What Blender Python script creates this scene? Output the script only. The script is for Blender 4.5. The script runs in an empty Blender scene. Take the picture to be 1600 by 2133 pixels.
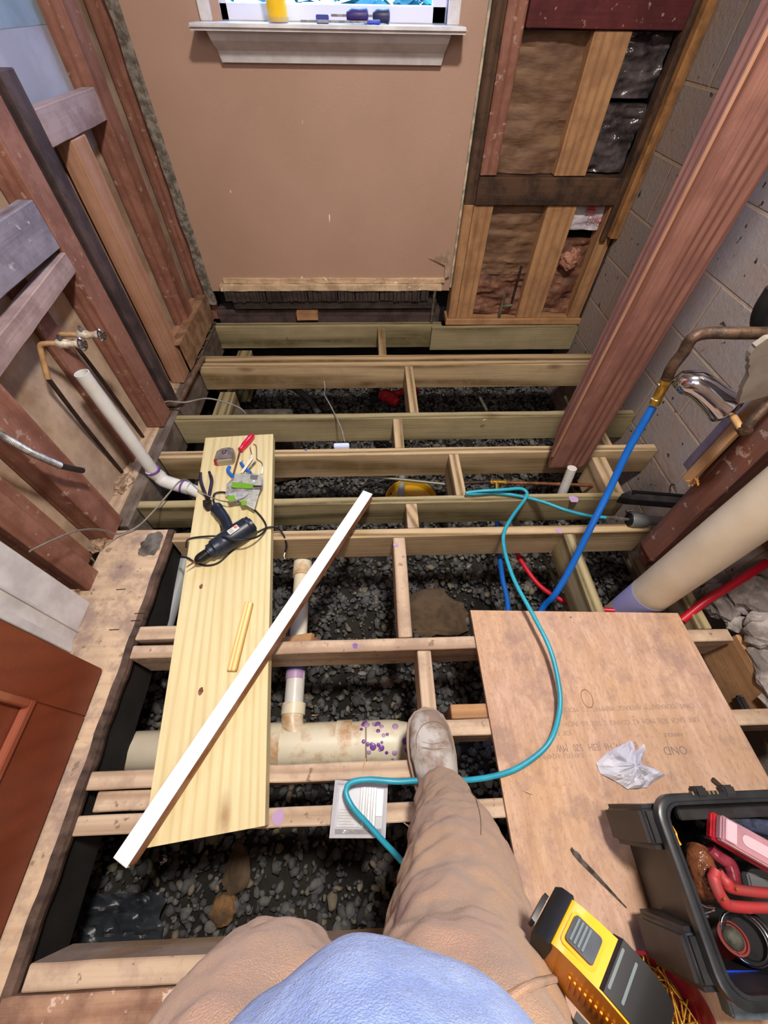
import bpy, bmesh, math, random
import numpy as np
from mathutils import Vector, Matrix, noise
random.seed(7)
S=bpy.context.scene
COL=S.collection
# ---------------------------------------------------------------- camera
F=810.;CX,CY=800.,1066.5
CAM=Vector((0,0,1.15))
R3=Matrix(((0.99937883,0.0195145,-0.02934512),(-0.03317888,0.80169071,-0.59681753),(0.01187911,0.59742044,0.8018402)))
cd=bpy.data.cameras.new('camera');cam=bpy.data.objects.new('camera',cd);COL.objects.link(cam)
cam.matrix_world=Matrix.Translation(CAM)@R3.to_4x4()
cd.sensor_fit='HORIZONTAL';cd.sensor_width=36;cd.lens=F/1600*36;cd.clip_start=.01
S.camera=cam
# ---------------------------------------------------------------- light
W=bpy.data.worlds.new('world');S.world=W;W.use_nodes=True
W.node_tree.nodes['Background'].inputs[0].default_value=(.36,.58,1,1)
W.node_tree.nodes['Background'].inputs[1].default_value=11
def area(name,loc,target,size,power,col,shape='DISK'):
    l=bpy.data.lights.new(name,'AREA');l.shape=shape;l.size=size;l.energy=power;l.color=col
    o=bpy.data.objects.new(name,l);COL.objects.link(o);o.location=loc
    o.rotation_euler=(Vector(target)-Vector(loc)).to_track_quat('-Z','Y').to_euler();return o
area('ceiling_lamp_light',(.25,.42,2.30),(.25,.42,0),.22,46,(1,.93,.85))
area('rear_fill_light',(-.2,-1.1,1.9),(0,.9,.3),.9,14,(1,.93,.88),'SQUARE')  # added soft fill from behind the camera; no doorway is built there
S.view_settings.view_transform='Standard';S.view_settings.look='None'
S.view_settings.gamma=1;S.view_settings.use_curve_mapping=False
S.view_settings.exposure=0.55

def at(px,py,z=None,X=None,Y=None):
    r=R3@Vector((px-CX,CY-py,-F))
    t=(z-CAM.z)/r.z if z is not None else (X/r.x if X is not None else Y/r.y)
    return CAM+r*t
def lin(h):
    h=h.lstrip('#');c=[int(h[i:i+2],16)/255 for i in (0,2,4)]
    return tuple((x/12.92 if x<=.04045 else ((x+.055)/1.055)**2.4) for x in c)+(1,)
# ---------------------------------------------------------------- materials
def nmat(name):
    m=bpy.data.materials.new(name);m.use_nodes=True;nt=m.node_tree
    return m,nt,nt.nodes['Principled BSDF']
def N(nt,t,**k):
    n=nt.nodes.new(t)
    for a,b in k.items():
        if a[0]=='i' and a[1:].isdigit(): n.inputs[int(a[1:])].default_value=b
        else: setattr(n,a,b)
    return n
def mix(nt,fac,a,b,blend='MIX'):
    n=nt.nodes.new('ShaderNodeMix');n.data_type='RGBA';n.blend_type=blend
    for s,v in ((n.inputs[0],fac),(n.inputs[6],a),(n.inputs[7],b)):
        if isinstance(v,(tuple,list,float,int)): s.default_value=v
        else: nt.links.new(v,s)
    return n.outputs[2]
def mth(nt,op,a,b=0.5,clamp=False):
    n=nt.nodes.new('ShaderNodeMath');n.operation=op;n.use_clamp=clamp
    for s,v in ((n.inputs[0],a),(n.inputs[1],b)):
        if isinstance(v,(int,float)): s.default_value=v
        else: nt.links.new(v,s)
    return n.outputs[0]
def coords(nt,scale=(1,1,1),rnd=True,kind='Object',rot=(0,0,0)):
    tc=N(nt,'ShaderNodeTexCoord');mp=N(nt,'ShaderNodeMapping');mp.inputs[3].default_value=scale;mp.inputs[2].default_value=rot
    src=tc.outputs[kind]
    if rnd:
        oi=N(nt,'ShaderNodeObjectInfo');ad=N(nt,'ShaderNodeVectorMath',operation='ADD')
        ml=N(nt,'ShaderNodeVectorMath',operation='SCALE');cb=N(nt,'ShaderNodeCombineXYZ')
        nt.links.new(oi.outputs['Random'],cb.inputs[0]);nt.links.new(oi.outputs['Random'],cb.inputs[1])
        ml.inputs[3].default_value=.05 if rnd is True else rnd
        nt.links.new(cb.outputs[0],ml.inputs[0]);nt.links.new(ml.outputs[0],ad.inputs[0]);nt.links.new(src,ad.inputs[1]);src=ad.outputs[0]
    nt.links.new(src,mp.inputs[0]);return mp.outputs[0]
def noi(nt,vec,scale,detail=3,rough=.55,lo=.35,hi=.65,dist=0):
    n=N(nt,'ShaderNodeTexNoise');n.inputs['Scale'].default_value=scale;n.inputs['Detail'].default_value=detail
    n.inputs['Roughness'].default_value=rough;n.inputs['Distortion'].default_value=dist
    nt.links.new(vec,n.inputs['Vector'])
    r=N(nt,'ShaderNodeMapRange');r.inputs[1].default_value=lo;r.inputs[2].default_value=hi
    nt.links.new(n.outputs[0],r.inputs[0]);return r.outputs[0]
def bump(nt,b,h,strength=.4,dist=.002):
    n=N(nt,'ShaderNodeBump');n.inputs['Strength'].default_value=strength;n.inputs['Distance'].default_value=dist
    nt.links.new(h,n.inputs['Height']);nt.links.new(n.outputs[0],b.inputs['Normal'])
_c={}
def wood(name,c1,c2,rings=.55,dirt=None,da=.5,rough=.78,freq=16,knot='#5a3a22',kn=1,spk=None,axis=0,bs=.35):
    if name in _c:return _c[name]
    m,nt,b=nmat(name)
    rot=(0,0,0) if axis==0 else (0,0,math.radians(90))
    v=coords(nt,(1.7,freq,freq),.9,rot=rot)
    w=N(nt,'ShaderNodeTexWave',wave_type='RINGS',rings_direction='X');w.inputs['Scale'].default_value=.55
    w.inputs['Distortion'].default_value=7;w.inputs['Detail'].default_value=1.5;w.inputs['Detail Scale'].default_value=.7
    ad=N(nt,'ShaderNodeVectorMath',operation='ADD');ad.inputs[1].default_value=(0,1.1,1.9);nt.links.new(v,ad.inputs[0]);nt.links.new(ad.outputs[0],w.inputs[0])
    rg=mth(nt,'POWER',w.outputs['Fac'],2.2)
    v2=coords(nt,(3,130,130),.9,rot=rot);st=noi(nt,v2,1,4,.6,.3,.7)
    v3=coords(nt,(2,9,9),.9,rot=rot);bl=noi(nt,v3,1,3)
    f=mth(nt,'ADD',mth(nt,'MULTIPLY',rg,rings),mth(nt,'MULTIPLY',st,.28))
    f=mth(nt,'ADD',f,mth(nt,'MULTIPLY',bl,.15),True)
    col=mix(nt,f,lin(c1),lin(c2))
    if kn:
        v4=coords(nt,(2.6,7,7),.9,rot=rot);vo=N(nt,'ShaderNodeTexVoronoi');vo.inputs['Scale'].default_value=1.0;nt.links.new(v4,vo.inputs['Vector'])
        k=mth(nt,'SUBTRACT',1,mth(nt,'MULTIPLY',vo.outputs['Distance'],7.),True)
        col=mix(nt,mth(nt,'MULTIPLY',k,.85),col,lin(knot))
    if dirt:
        v5=coords(nt,(1,1,1),3.);d=noi(nt,v5,11,6,.68,.44,.62)
        col=mix(nt,mth(nt,'MULTIPLY',d,da),col,lin(dirt))
    if spk:
        v6=coords(nt,(1,1,1),3.);d=noi(nt,v6,34,4,.6,.63,.67);col=mix(nt,mth(nt,'MULTIPLY',d,.75),col,lin(spk))
    nt.links.new(col,b.inputs['Base Color']);b.inputs['Roughness'].default_value=rough
    b.inputs['Specular IOR Level'].default_value=.25
    bump(nt,b,mth(nt,'ADD',st,mth(nt,'MULTIPLY',rg,.5)),bs,.0012)
    _c[name]=m;return m
def plain(name,c,rough=.5,metal=0,c2=None,sc=20,lo=.4,hi=.6,trans=0,alpha=1,ior=1.45,bs=0,spec=.5,coat=0,stretch=(1,1,1)):
    if name in _c:return _c[name]
    m,nt,b=nmat(name);b.inputs['Roughness'].default_value=rough;b.inputs['Metallic'].default_value=metal
    b.inputs['Transmission Weight'].default_value=trans;b.inputs['IOR'].default_value=ior
    b.inputs['Specular IOR Level'].default_value=spec;b.inputs['Coat Weight'].default_value=coat
    b.inputs['Base Color'].default_value=lin(c);b.inputs['Alpha'].default_value=alpha
    v=coords(nt,stretch,1.)
    f=noi(nt,v,sc,5,.6,lo,hi)
    if c2: nt.links.new(mix(nt,f,lin(c),lin(c2)),b.inputs['Base Color'])
    if bs: bump(nt,b,f,bs,.003)
    _c[name]=m;return m
PT=wood('treated_pine','#c3aa85','#715c3b',.75,'#a08670',.35)
PTG=wood('green_treated_pine','#a89976','#5d5236',.8,'#857a5c',.4)
PTO=wood('dusty_old_pine','#c8b097','#937860',.45,'#8d7466',.55,spk='#6e5a50')
PLK=wood('yellow_pine_plank','#dacda2','#b39b64',.36,'#cbb98c',.4,.6,27,'#8a5b3c',1,bs=.15)
STR=wood('pale_reeded_pine','#edd7a0','#c79f5a',.9,None,0,.6,60,kn=0)
LST=wood('light_stud_pine','#b88d76','#916444',.35,'#8a5b3e',.3)
RST=wood('reddish_aged_stud','#95695a','#6f4330',.45,'#5f3a2e',.5,spk='#a88a7c')
DST=wood('dark_weathered_stud','#5b4a48','#33282a',.4,'#201a1c',.6)
YST=wood('honey_stud','#b48a62','#8a6240',.5,'#74503a',.45)
NOG=wood('water_stained_dark_board','#5d4433','#2e2119',.4,'#1d1512',.7)
TOPB=wood('maroon_stained_beam','#5e2a2a','#3c181a',.3,'#2a1214',.4,spk='#a58880')
GRB=wood('grey_dusty_board','#8f8792','#6a616c',.3,'#55505c',.55,spk='#b8aeb6')
PNK=wood('pink_dusty_board','#ab9491','#88706c',.3,'#6e5654',.6)
BMF=wood('rosy_sawn_beam','#93675a','#593529',.6,'#6e4840',.6,.8,24,bs=.8)
P2M=wood('aged_brown_post','#7d4f3e','#4a2c22',.45,'#5c4a48',.6,spk='#a58c84')
CLP=wood('torn_white_wood_strip','#dcc4a4','#a9805c',.3,'#6a4a34',.5,spk='#f0e4d4')
RUF=wood('rough_sawn_rim','#b08c72','#7a5444',.5,'#5c4038',.55,spk='#d8c0ac',bs=.9)
SUB=wood('stained_subfloor_board','#ccb193','#a98b72',.25,'#86706a',.8,spk='#70604f',kn=0)
SHI=wood('dark_shingle','#4a3f3a','#241e1c',.3,'#151212',.6,kn=0)
PPR=plain('kraft_paper','#7d5f45',.7,0,'#5c4030',7,.35,.65,bs=.8,stretch=(1,1,4))
PPR2=plain('crumpled_kraft_paper','#8a5e48',.65,0,'#4c3026',14,.35,.65,bs=1)
FOIL=plain('clear_crinkled_plastic','#6e6466',.18,.35,'#2e2a2c',12,.35,.65,bs=1)
def drywall():
    m,nt,b=nmat('brown_painted_drywall');v=coords(nt,(1,1,1),0)
    n1=noi(nt,v,260,2,.5,.3,.7);n2=noi(nt,v,2.5,3)
    c=mix(nt,mth(nt,'MULTIPLY',n2,.5),lin('#ad8c79'),lin('#9e7f6a'))
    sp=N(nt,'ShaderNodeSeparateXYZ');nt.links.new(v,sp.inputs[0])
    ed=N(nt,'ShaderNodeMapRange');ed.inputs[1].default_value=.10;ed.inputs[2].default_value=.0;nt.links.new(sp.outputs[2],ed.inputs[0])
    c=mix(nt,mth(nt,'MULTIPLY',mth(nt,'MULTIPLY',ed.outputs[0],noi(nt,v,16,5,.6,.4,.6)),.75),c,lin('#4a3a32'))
    sv=coords(nt,(30,30,9),0);sc=noi(nt,sv,1.,1,.5,.79,.80)
    c=mix(nt,sc,c,lin('#e6dcd0'))
    nt.links.new(c,b.inputs['Base Color']);b.inputs['Roughness'].default_value=.55;bump(nt,b,n1,.25,.001);return m
DRY=drywall()
BACKP=plain('back_of_drywall','#bda48e',.9,0,'#957a64',5)
WHT=plain('white_painted_trim','#d8d4d4',.45,0,'#c2bcbc',9)
SASH=plain('white_window_sash','#dcdcec',.4)
def cmu():
    m,nt,b=nmat('concrete_block_wall')
    tc=N(nt,'ShaderNodeTexCoord');sp=N(nt,'ShaderNodeSeparateXYZ');cb=N(nt,'ShaderNodeCombineXYZ')
    nt.links.new(tc.outputs['Object'],sp.inputs[0]);nt.links.new(sp.outputs[1],cb.inputs[0]);nt.links.new(sp.outputs[2],cb.inputs[1])
    mp=N(nt,'ShaderNodeMapping');mp.inputs[1].default_value=(0.01,.045,0);nt.links.new(cb.outputs[0],mp.inputs[0])
    br=N(nt,'ShaderNodeTexBrick',offset=.5);br.inputs['Scale'].default_value=1
    br.inputs['Brick Width'].default_value=.4;br.inputs['Row Height'].default_value=.2;br.inputs['Mortar Size'].default_value=.006;br.inputs['Mortar Smooth'].default_value=.5
    br.inputs['Color1'].default_value=lin('#958c88');br.inputs['Color2'].default_value=lin('#867d79');br.inputs['Mortar'].default_value=lin('#a8937f')
    nt.links.new(mp.outputs[0],br.inputs['Vector'])
    v=coords(nt,(1,1,1),0);n1=noi(nt,v,60,6,.7,.3,.7);n2=noi(nt,v,6,4);n3=noi(nt,v,26,2,.5,.70,.73)
    c=mix(nt,mth(nt,'MULTIPLY',n2,.45),br.outputs['Color'],lin('#9a7c66'))
    c=mix(nt,n3,c,lin('#2c2422'))
    nt.links.new(c,b.inputs['Base Color']);b.inputs['Roughness'].default_value=.95
    h=mth(nt,'ADD',mth(nt,'MULTIPLY',n1,.6),mth(nt,'MULTIPLY',br.outputs['Fac'],-.9));bump(nt,b,h,.8,.004);return m
CMU=cmu()
CON=plain('broken_concrete','#a49c98',.95,0,'#6a625e',14,bs=1)
DIRT=plain('dark_soil','#2c2823',1,0,'#1b1815',9,bs=1)
def gravelmat():
    m,nt,b=nmat('grey_gravel');oi=N(nt,'ShaderNodeNewGeometry');r=N(nt,'ShaderNodeValToRGB')
    e=r.color_ramp.elements;e[0].position=0;e[0].color=lin('#3c3c3d');e[1].position=1;e[1].color=lin('#8a8680')
    for p,c in ((.45,'#565657'),(.8,'#6c6a68'),(.96,'#7d7058')): x=e.new(p);x.color=lin(c)
    nt.links.new(oi.outputs['Random Per Island'],r.inputs[0])
    v=coords(nt,(1,1,1),0);n=noi(nt,v,90,3);nt.links.new(mix(nt,mth(nt,'MULTIPLY',n,.35),r.outputs[0],lin('#2c2b2a')),b.inputs['Base Color'])
    b.inputs['Roughness'].default_value=.9;return m
GRV=gravelmat()
PVC=plain('white_pvc','#d6d6d4',.35,0,'#c6c2bc',6)
PVD=plain('dirty_cream_pvc','#d8cfb8',.4,0,'#b8916a',9,.5,.62)
PVE=plain('cream_pvc','#cfc3ae',.4,0,'#c2b59f',5)
PVG=plain('grey_pvc','#8f9394',.5)
PUR=plain('purple_primer','#7b5594',.35,0,'#5b3a8c',30)
PUL=plain('thin_lavender_primer','#a98cb0',.35)
BLP=plain('blue_tinted_primer','#5a5a9c',.35)
BRS=plain('brass','#c9a24a',.3,.9)
COP=plain('tarnished_copper','#a0673f',.45,.6,'#6a4430',20)
TANP=plain('tan_painted_pipe','#b08a5c',.6,0,'#8f6c48',20)
RST2=plain('rusty_iron_pipe','#3b2d26',.55,.4,'#5c4636',30,bs=.4)
BKP=plain('black_iron_pipe','#221a18',.6,.2,'#3c2a22',30)
GRP=plain('verdigris_pipe','#6f6a54',.6,.2,'#4c4a3c',30)
CHR=plain('chrome','#c2c6d4',.12,1)
CHD=plain('worn_chrome','#aab0b8',.25,.9,'#787c84',30)
STL=plain('plated_steel','#b4b2ae',.3,.85,'#83807c',40)
BLK=plain('black_plastic','#1c1c1e',.4,0,'#2a292b',20)
BLKR=plain('black_rubber','#141416',.55)
NVY=plain('dark_blue_plastic','#1d2638',.38,0,'#151b28',20)
BLU=plain('blue_pex','#0f5fb8',.35,0,'#0c55a6',8)
RED=plain('red_pex','#b5142a',.35)
TEAL=plain('teal_air_hose','#2a98ae',.35,0,'#2489a0',14)
REDP=plain('red_plastic','#b8202e',.35,0,'#8f1824',30)
REDH=plain('crimson_handle','#c8143a',.25,coat=.5)
BLUP=plain('blue_plastic','#1d5fc0',.35)
GRYW=plain('grey_cable','#8b8782',.5,0,'#77726c',30)
YEL=plain('yellow_plastic','#f2a51a',.35,0,'#e2920c',8,coat=.2)
YELB=plain('yellow_bucket','#c99a1c',.45)
DOORM=wood('red_brown_door_finish','#7c3d26','#5f2b1a',.25,'#6c3422',.4,.38,10,kn=0,bs=.08)
CAN=plain('tan_canvas_cloth','#a58466',.95,0,'#8f765f',6,.35,.65,bs=.25,spec=.1)
def cloth(name,c1,c2,st,sc=5):
    m,nt,b=nmat(name);v=coords(nt,(1,1,1),0);n2=noi(nt,v,sc,4,.6,.35,.65);w=noi(nt,v,900,1,.5,.3,.7)
    n3=noi(nt,v,13,5,.6,.5,.66)
    c=mix(nt,n2,lin(c1),lin(c2));c=mix(nt,mth(nt,'MULTIPLY',n3,.5),c,lin(st));c=mix(nt,mth(nt,'MULTIPLY',w,.16),c,lin('#4a4038'))
    nt.links.new(c,b.inputs['Base Color']);b.inputs['Roughness'].default_value=.95;b.inputs['Specular IOR Level'].default_value=.1
    b.inputs['Sheen Weight'].default_value=.1
    bump(nt,b,mth(nt,'ADD',w,mth(nt,'MULTIPLY',n2,2.)),.35,.002);return m
PANT=cloth('brown_work_trouser_cloth','#ab8b6e','#9f8070','#8e7c72',7)
SHIRT=cloth('heather_blue_jersey','#7c92c8','#93a8da','#6f83bc',55)
SHOE=plain('dusty_scuffed_leather','#b0aaa4',.8,0,'#857265',22,.4,.6,bs=.6)
SOLE=plain('tan_rubber_sole','#8c7868',.8)
LACE=plain('brown_laces','#6a5446',.8)
GOLD=plain('gold_zinc_screw','#c99a3a',.35,.75,'#a87c2a',60)
MAG=plain('dark_red_translucent_tub','#6a1220',.25)
def plymat():
    m,nt,b=nmat('old_plywood');v=coords(nt,(1,.22,1),0);n1=noi(nt,v,26,6,.7,.35,.65,1.5);v2=coords(nt,(1,1,1),0)
    n2=noi(nt,v2,4,4);n3=noi(nt,coords(nt,(1,.45,1),0),190,4,.7,.52,.66);n4=noi(nt,v2,7,5,.7,.52,.64)
    v5=coords(nt,(1,.1,1),0);n5=noi(nt,v5,60,2,.6,.3,.7)
    c=mix(nt,n1,lin('#c9a995'),lin('#aa8976'));c=mix(nt,mth(nt,'MULTIPLY',n2,.45),c,lin('#c29c6c'))
    c=mix(nt,mth(nt,'MULTIPLY',n5,.3),c,lin('#a47c62'))
    c=mix(nt,mth(nt,'MULTIPLY',n4,.75),c,lin('#94796e'));c=mix(nt,mth(nt,'MULTIPLY',n3,.4),c,lin('#8a6654'))
    nt.links.new(c,b.inputs['Base Color']);b.inputs['Roughness'].default_value=.85;b.inputs['Specular IOR Level'].default_value=.2;bump(nt,b,n1,.3,.001);return m
PLY=plymat()
INK=plain('faded_grey_ink','#957b6c',.9);INK2=plain('faded_dark_ink','#85716a',.9)
NAP=plain('white_tissue','#f4f4fb',.9,0,'#e6e6f2',12)
GLS=plain('window_glass','#eef4ff',.02,0,trans=1,ior=1.02,alpha=1)
CLR=plain('clear_packaging_plastic','#e6e6ea',.08,0,trans=.75,ior=1.25,alpha=.55)
CLS=plain('clear_clamshell_shell','#c4c4cc',.1,.1,trans=.3,ior=1.3,alpha=.6)
LEAF=plain('hedge_leaf','#2a6a56',.5,0,'#174a5c',5)
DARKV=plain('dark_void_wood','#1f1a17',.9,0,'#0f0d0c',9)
# ---------------------------------------------------------------- mesh helpers
def finish(o,name,label,cat,group,kind):
    if label:o['label']=label
    if cat:o['category']=cat
    if group:o['group']=group
    if kind:o['kind']=kind
def obj(name,bm,mat,parent=None,label=None,cat=None,group=None,kind=None,smooth=False,recenter=True):
    me=bpy.data.meshes.new(name)
    if isinstance(bm,bmesh.types.BMesh):
        bmesh.ops.recalc_face_normals(bm,faces=bm.faces);bm.to_mesh(me);bm.free()
    else: me=bm
    me.materials.clear();me.materials.append(mat)
    if smooth:
        me.polygons.foreach_set('use_smooth',[True]*len(me.polygons))
        try: me.set_sharp_from_angle(angle=math.radians(42))
        except Exception: pass
    o=bpy.data.objects.new(name,me);COL.objects.link(o)
    if recenter and len(me.vertices):
        co=np.empty(len(me.vertices)*3);me.vertices.foreach_get('co',co);co=co.reshape(-1,3)
        c=(co.min(0)+co.max(0))/2;c[2]=co[:,2].min();co-=c;me.vertices.foreach_set('co',co.ravel());me.update();o.location=c
    if parent:par(o,parent)
    finish(o,name,label,cat,group,kind);return o
def par(o,p):
    bpy.context.view_layer.update()
    o.parent=p;o.matrix_parent_inverse=p.matrix_world.inverted() if False else (world_of(p)).inverted()
def world_of(p):
    m=Matrix.LocRotScale(p.location,p.rotation_euler,p.scale)
    if p.parent:m=world_of(p.parent)@p.matrix_parent_inverse@m
    return m
def thing(name,loc,label,cat,group=None):
    o=bpy.data.objects.new(name,None);COL.objects.link(o);o.location=loc;o.empty_display_size=.05
    finish(o,name,label,cat,group,None);return o
def cbox(bm,lo,hi,bev=.0015,segs=1,nx=1,jit=0):
    """box with corner lo, hi; optional cuts along X and jitter"""
    lo=Vector(lo);hi=Vector(hi);b=bmesh.new();bmesh.ops.create_cube(b,size=1)
    if bev>0:
        for v in b.verts: v.co=Vector((v.co.x*(hi.x-lo.x),v.co.y*(hi.y-lo.y),v.co.z*(hi.z-lo.z)))
        if nx>1:
            xe=[e for e in b.edges if abs(e.verts[0].co.x-e.verts[1].co.x)>1e-6]
            bmesh.ops.subdivide_edges(b,edges=xe,cuts=nx-1,use_grid_fill=True)
        sharp=[e for e in b.edges if len(e.link_faces)==2 and e.calc_face_angle(0)>.5]
        bmesh.ops.bevel(b,geom=sharp,offset=bev,segments=segs,affect='EDGES')
        for v in b.verts: v.co+= (lo+hi)/2
    else:
        for v in b.verts: v.co=Vector((v.co.x*(hi.x-lo.x),v.co.y*(hi.y-lo.y),v.co.z*(hi.z-lo.z)))+(lo+hi)/2
    if jit:
        s=random.random()*50
        for v in b.verts: v.co+=noise.noise_vector(v.co*14+Vector((s,s,s)))*jit
    me=bpy.data.meshes.new('t');b.to_mesh(me);b.free();bm.from_mesh(me);bpy.data.meshes.remove(me);return bm
def board(name,a,b,w,t,mat,up=(0,0,1),parent=None,jit=.0012,bev=.0025,rag=0,**k):
    """plank from a to b (centre line), width w across, thickness t along up"""
    a=Vector(a);b=Vector(b);L=(b-a).length;x=(b-a).normalized();z=Vector(up);z=(z-x*z.dot(x)).normalized();y=z.cross(x)
    bm=bmesh.new();cbox(bm,(-L/2,-w/2,-t/2),(L/2,w/2,t/2),bev,1,max(2,int(L/.06)),jit)
    if rag:
        for v in bm.verts:
            if v.co.x>L/2-.02: v.co.x+=noise.noise(v.co*60)*rag+ (v.co.y/w)*rag
    o=obj(name,bm,mat,recenter=False,**k)
    o.matrix_world=Matrix.Translation((a+b)/2)@Matrix((x,y,z)).transposed().to_4x4()
    if parent:
        p=parent;o.parent=p;o.matrix_parent_inverse=world_of(p).inverted()
    return o
def bx(name,x0,x1,y0,y1,z0,z1,mat,**k):
    """axis aligned board, grain along its longest side"""
    d=(x1-x0,y1-y0,z1-z0);c=((x0+x1)/2,(y0+y1)/2,(z0+z1)/2);i=d.index(max(d))
    if i==0:return board(name,(x0,c[1],c[2]),(x1,c[1],c[2]),d[1],d[2],mat,(0,0,1),**k)
    if i==1:return board(name,(c[0],y0,c[2]),(c[0],y1,c[2]),d[0],d[2],mat,(0,0,1),**k)
    return board(name,(c[0],c[1],z0),(c[0],c[1],z1),d[0],d[1],mat,(0,-1,0),**k)
def crv(pts,n=8):
    P=[Vector(p) for p in pts];out=[]
    if len(P)<3:return P
    Q=[P[0]*2-P[1]]+P+[P[-1]*2-P[-2]]
    for i in range(1,len(Q)-2):
        for j in range(n):
            t=j/n;a,b,c,d=Q[i-1:i+3]
            out.append(.5*((2*b)+(c-a)*t+(2*a-5*b+4*c-d)*t*t+(3*b-a-3*c+d)*t**3))
    out.append(P[-1]);return out
def sweep(bm,pts,r,seg=10,cap=True,sy=1):
    """tube along pts; r number or list"""
    P=[Vector(p) for p in pts];n=len(P);R=r if isinstance(r,(list,tuple)) else [r]*n
    if len(R)!=n: R=[R[min(len(R)-1,int(i*(len(R)-1)/max(1,n-1)+.5))] for i in range(n)]
    T=[(P[min(i+1,n-1)]-P[max(i-1,0)]).normalized() for i in range(n)]
    u=T[0].orthogonal().normalized();rings=[]
    for i in range(n):
        u=(u-T[i]*u.dot(T[i])).normalized();v=T[i].cross(u)
        rings.append([bm.verts.new(P[i]+(u*math.cos(2*math.pi*j/seg)+v*sy*math.sin(2*math.pi*j/seg))*R[i]) for j in range(seg)])
    for a,b in zip(rings,rings[1:]):
        for j in range(seg): bm.faces.new((a[j],a[(j+1)%seg],b[(j+1)%seg],b[j]))
    if cap: bm.faces.new(rings[0][::-1]);bm.faces.new(rings[-1])
    return bm
def tube(name,pts,r,mat,seg=12,n=8,cap=True,sy=1,**k):
    return obj(name,sweep(bmesh.new(),crv(pts,n),r,seg,cap,sy),mat,smooth=True,**k)
def pipe(bm,a,b,r,ri=None,seg=20):
    """hollow or solid straight pipe with flat ends"""
    a=Vector(a);b=Vector(b);t=(b-a).normalized();u=t.orthogonal().normalized();v=t.cross(u)
    def ring(p,q):return [bm.verts.new(p+(u*math.cos(2*math.pi*j/seg)+v*math.sin(2*math.pi*j/seg))*q) for j in range(seg)]
    o0,o1=ring(a,r),ring(b,r)
    def br(p,q):
        for j in range(seg): bm.faces.new((p[j],p[(j+1)%seg],q[(j+1)%seg],q[j]))
    br(o0,o1)
    if ri:
        i0,i1=ring(a,ri),ring(b,ri);br(i1,i0);br(o1,i1);br(i0,o0)
    else: bm.faces.new(o0[::-1]);bm.faces.new(o1)
    return bm
def rings(bm,RR,cap=True):
    vs=[[bm.verts.new(p) for p in r] for r in RR];n=len(vs[0])
    for a,b in zip(vs,vs[1:]):
        for j in range(n): bm.faces.new((a[j],a[(j+1)%n],b[(j+1)%n],b[j]))
    if cap: bm.faces.new(vs[0][::-1]);bm.faces.new(vs[-1])
    return bm
def prism(bm,poly,h,M=Matrix.Identity(4),bev=0,top=1):
    """extruded outline in local XY by h along Z"""
    n=len(poly);cx=sum(p[0] for p in poly)/n;cy=sum(p[1] for p in poly)/n
    b=bmesh.new();lo=[b.verts.new((p[0],p[1],0)) for p in poly];hi=[b.verts.new((cx+(p[0]-cx)*top,cy+(p[1]-cy)*top,h)) for p in poly]
    b.faces.new(lo[::-1]);b.faces.new(hi)
    for i in range(n): b.faces.new((lo[i],lo[(i+1)%n],hi[(i+1)%n],hi[i]))
    if bev:
        bmesh.ops.bevel(b,geom=[e for e in b.edges if e.calc_face_angle(0)>.4],offset=bev,segments=2,affect='EDGES')
    b.transform(M);me=bpy.data.meshes.new('t');b.to_mesh(me);b.free();bm.from_mesh(me);bpy.data.meshes.remove(me);return bm
def frame(o,x,up=(0,0,1)):
    x=Vector(x).normalized();z=Vector(up);z=(z-x*z.dot(x)).normalized();y=z.cross(x)
    return Matrix.Translation(Vector(o))@Matrix((x,y,z)).transposed().to_4x4()
def rot2(pts,a):return [(x*math.cos(a)-y*math.sin(a),x*math.sin(a)+y*math.cos(a)) for x,y in pts]
def rrect(w,h,r,n=4):
    out=[]
    for cx,cy,a0 in ((w/2-r,h/2-r,0),(-w/2+r,h/2-r,90),(-w/2+r,-h/2+r,180),(w/2-r,-h/2+r,270)):
        for i in range(n+1): a=math.radians(a0+90*i/n);out.append((cx+r*math.cos(a),cy+r*math.sin(a)))
    return out
def text(name,s,size,M,mat,parent):
    c=bpy.data.curves.new(name,'FONT');c.body=s;c.size=size;c.extrude=.0002
    t=bpy.data.objects.new(name+'_c',c);COL.objects.link(t);bpy.context.view_layer.update()
    me=bpy.data.meshes.new_from_object(t.evaluated_get(bpy.context.evaluated_depsgraph_get()));bpy.data.objects.remove(t);bpy.data.curves.remove(c)
    me.materials.clear();me.materials.append(mat);me.transform(M)
    o=bpy.data.objects.new(name,me);COL.objects.link(o);o.parent=parent;o.matrix_parent_inverse=world_of(parent).inverted();return o
def st(name,bm,mat,**k):return obj(name,bm,mat,kind='structure',recenter=False,**k)
def slab(*bs):
    bm=bmesh.new()
    for b in bs: cbox(bm,b[:3],b[3:],0)
    return bm
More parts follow.
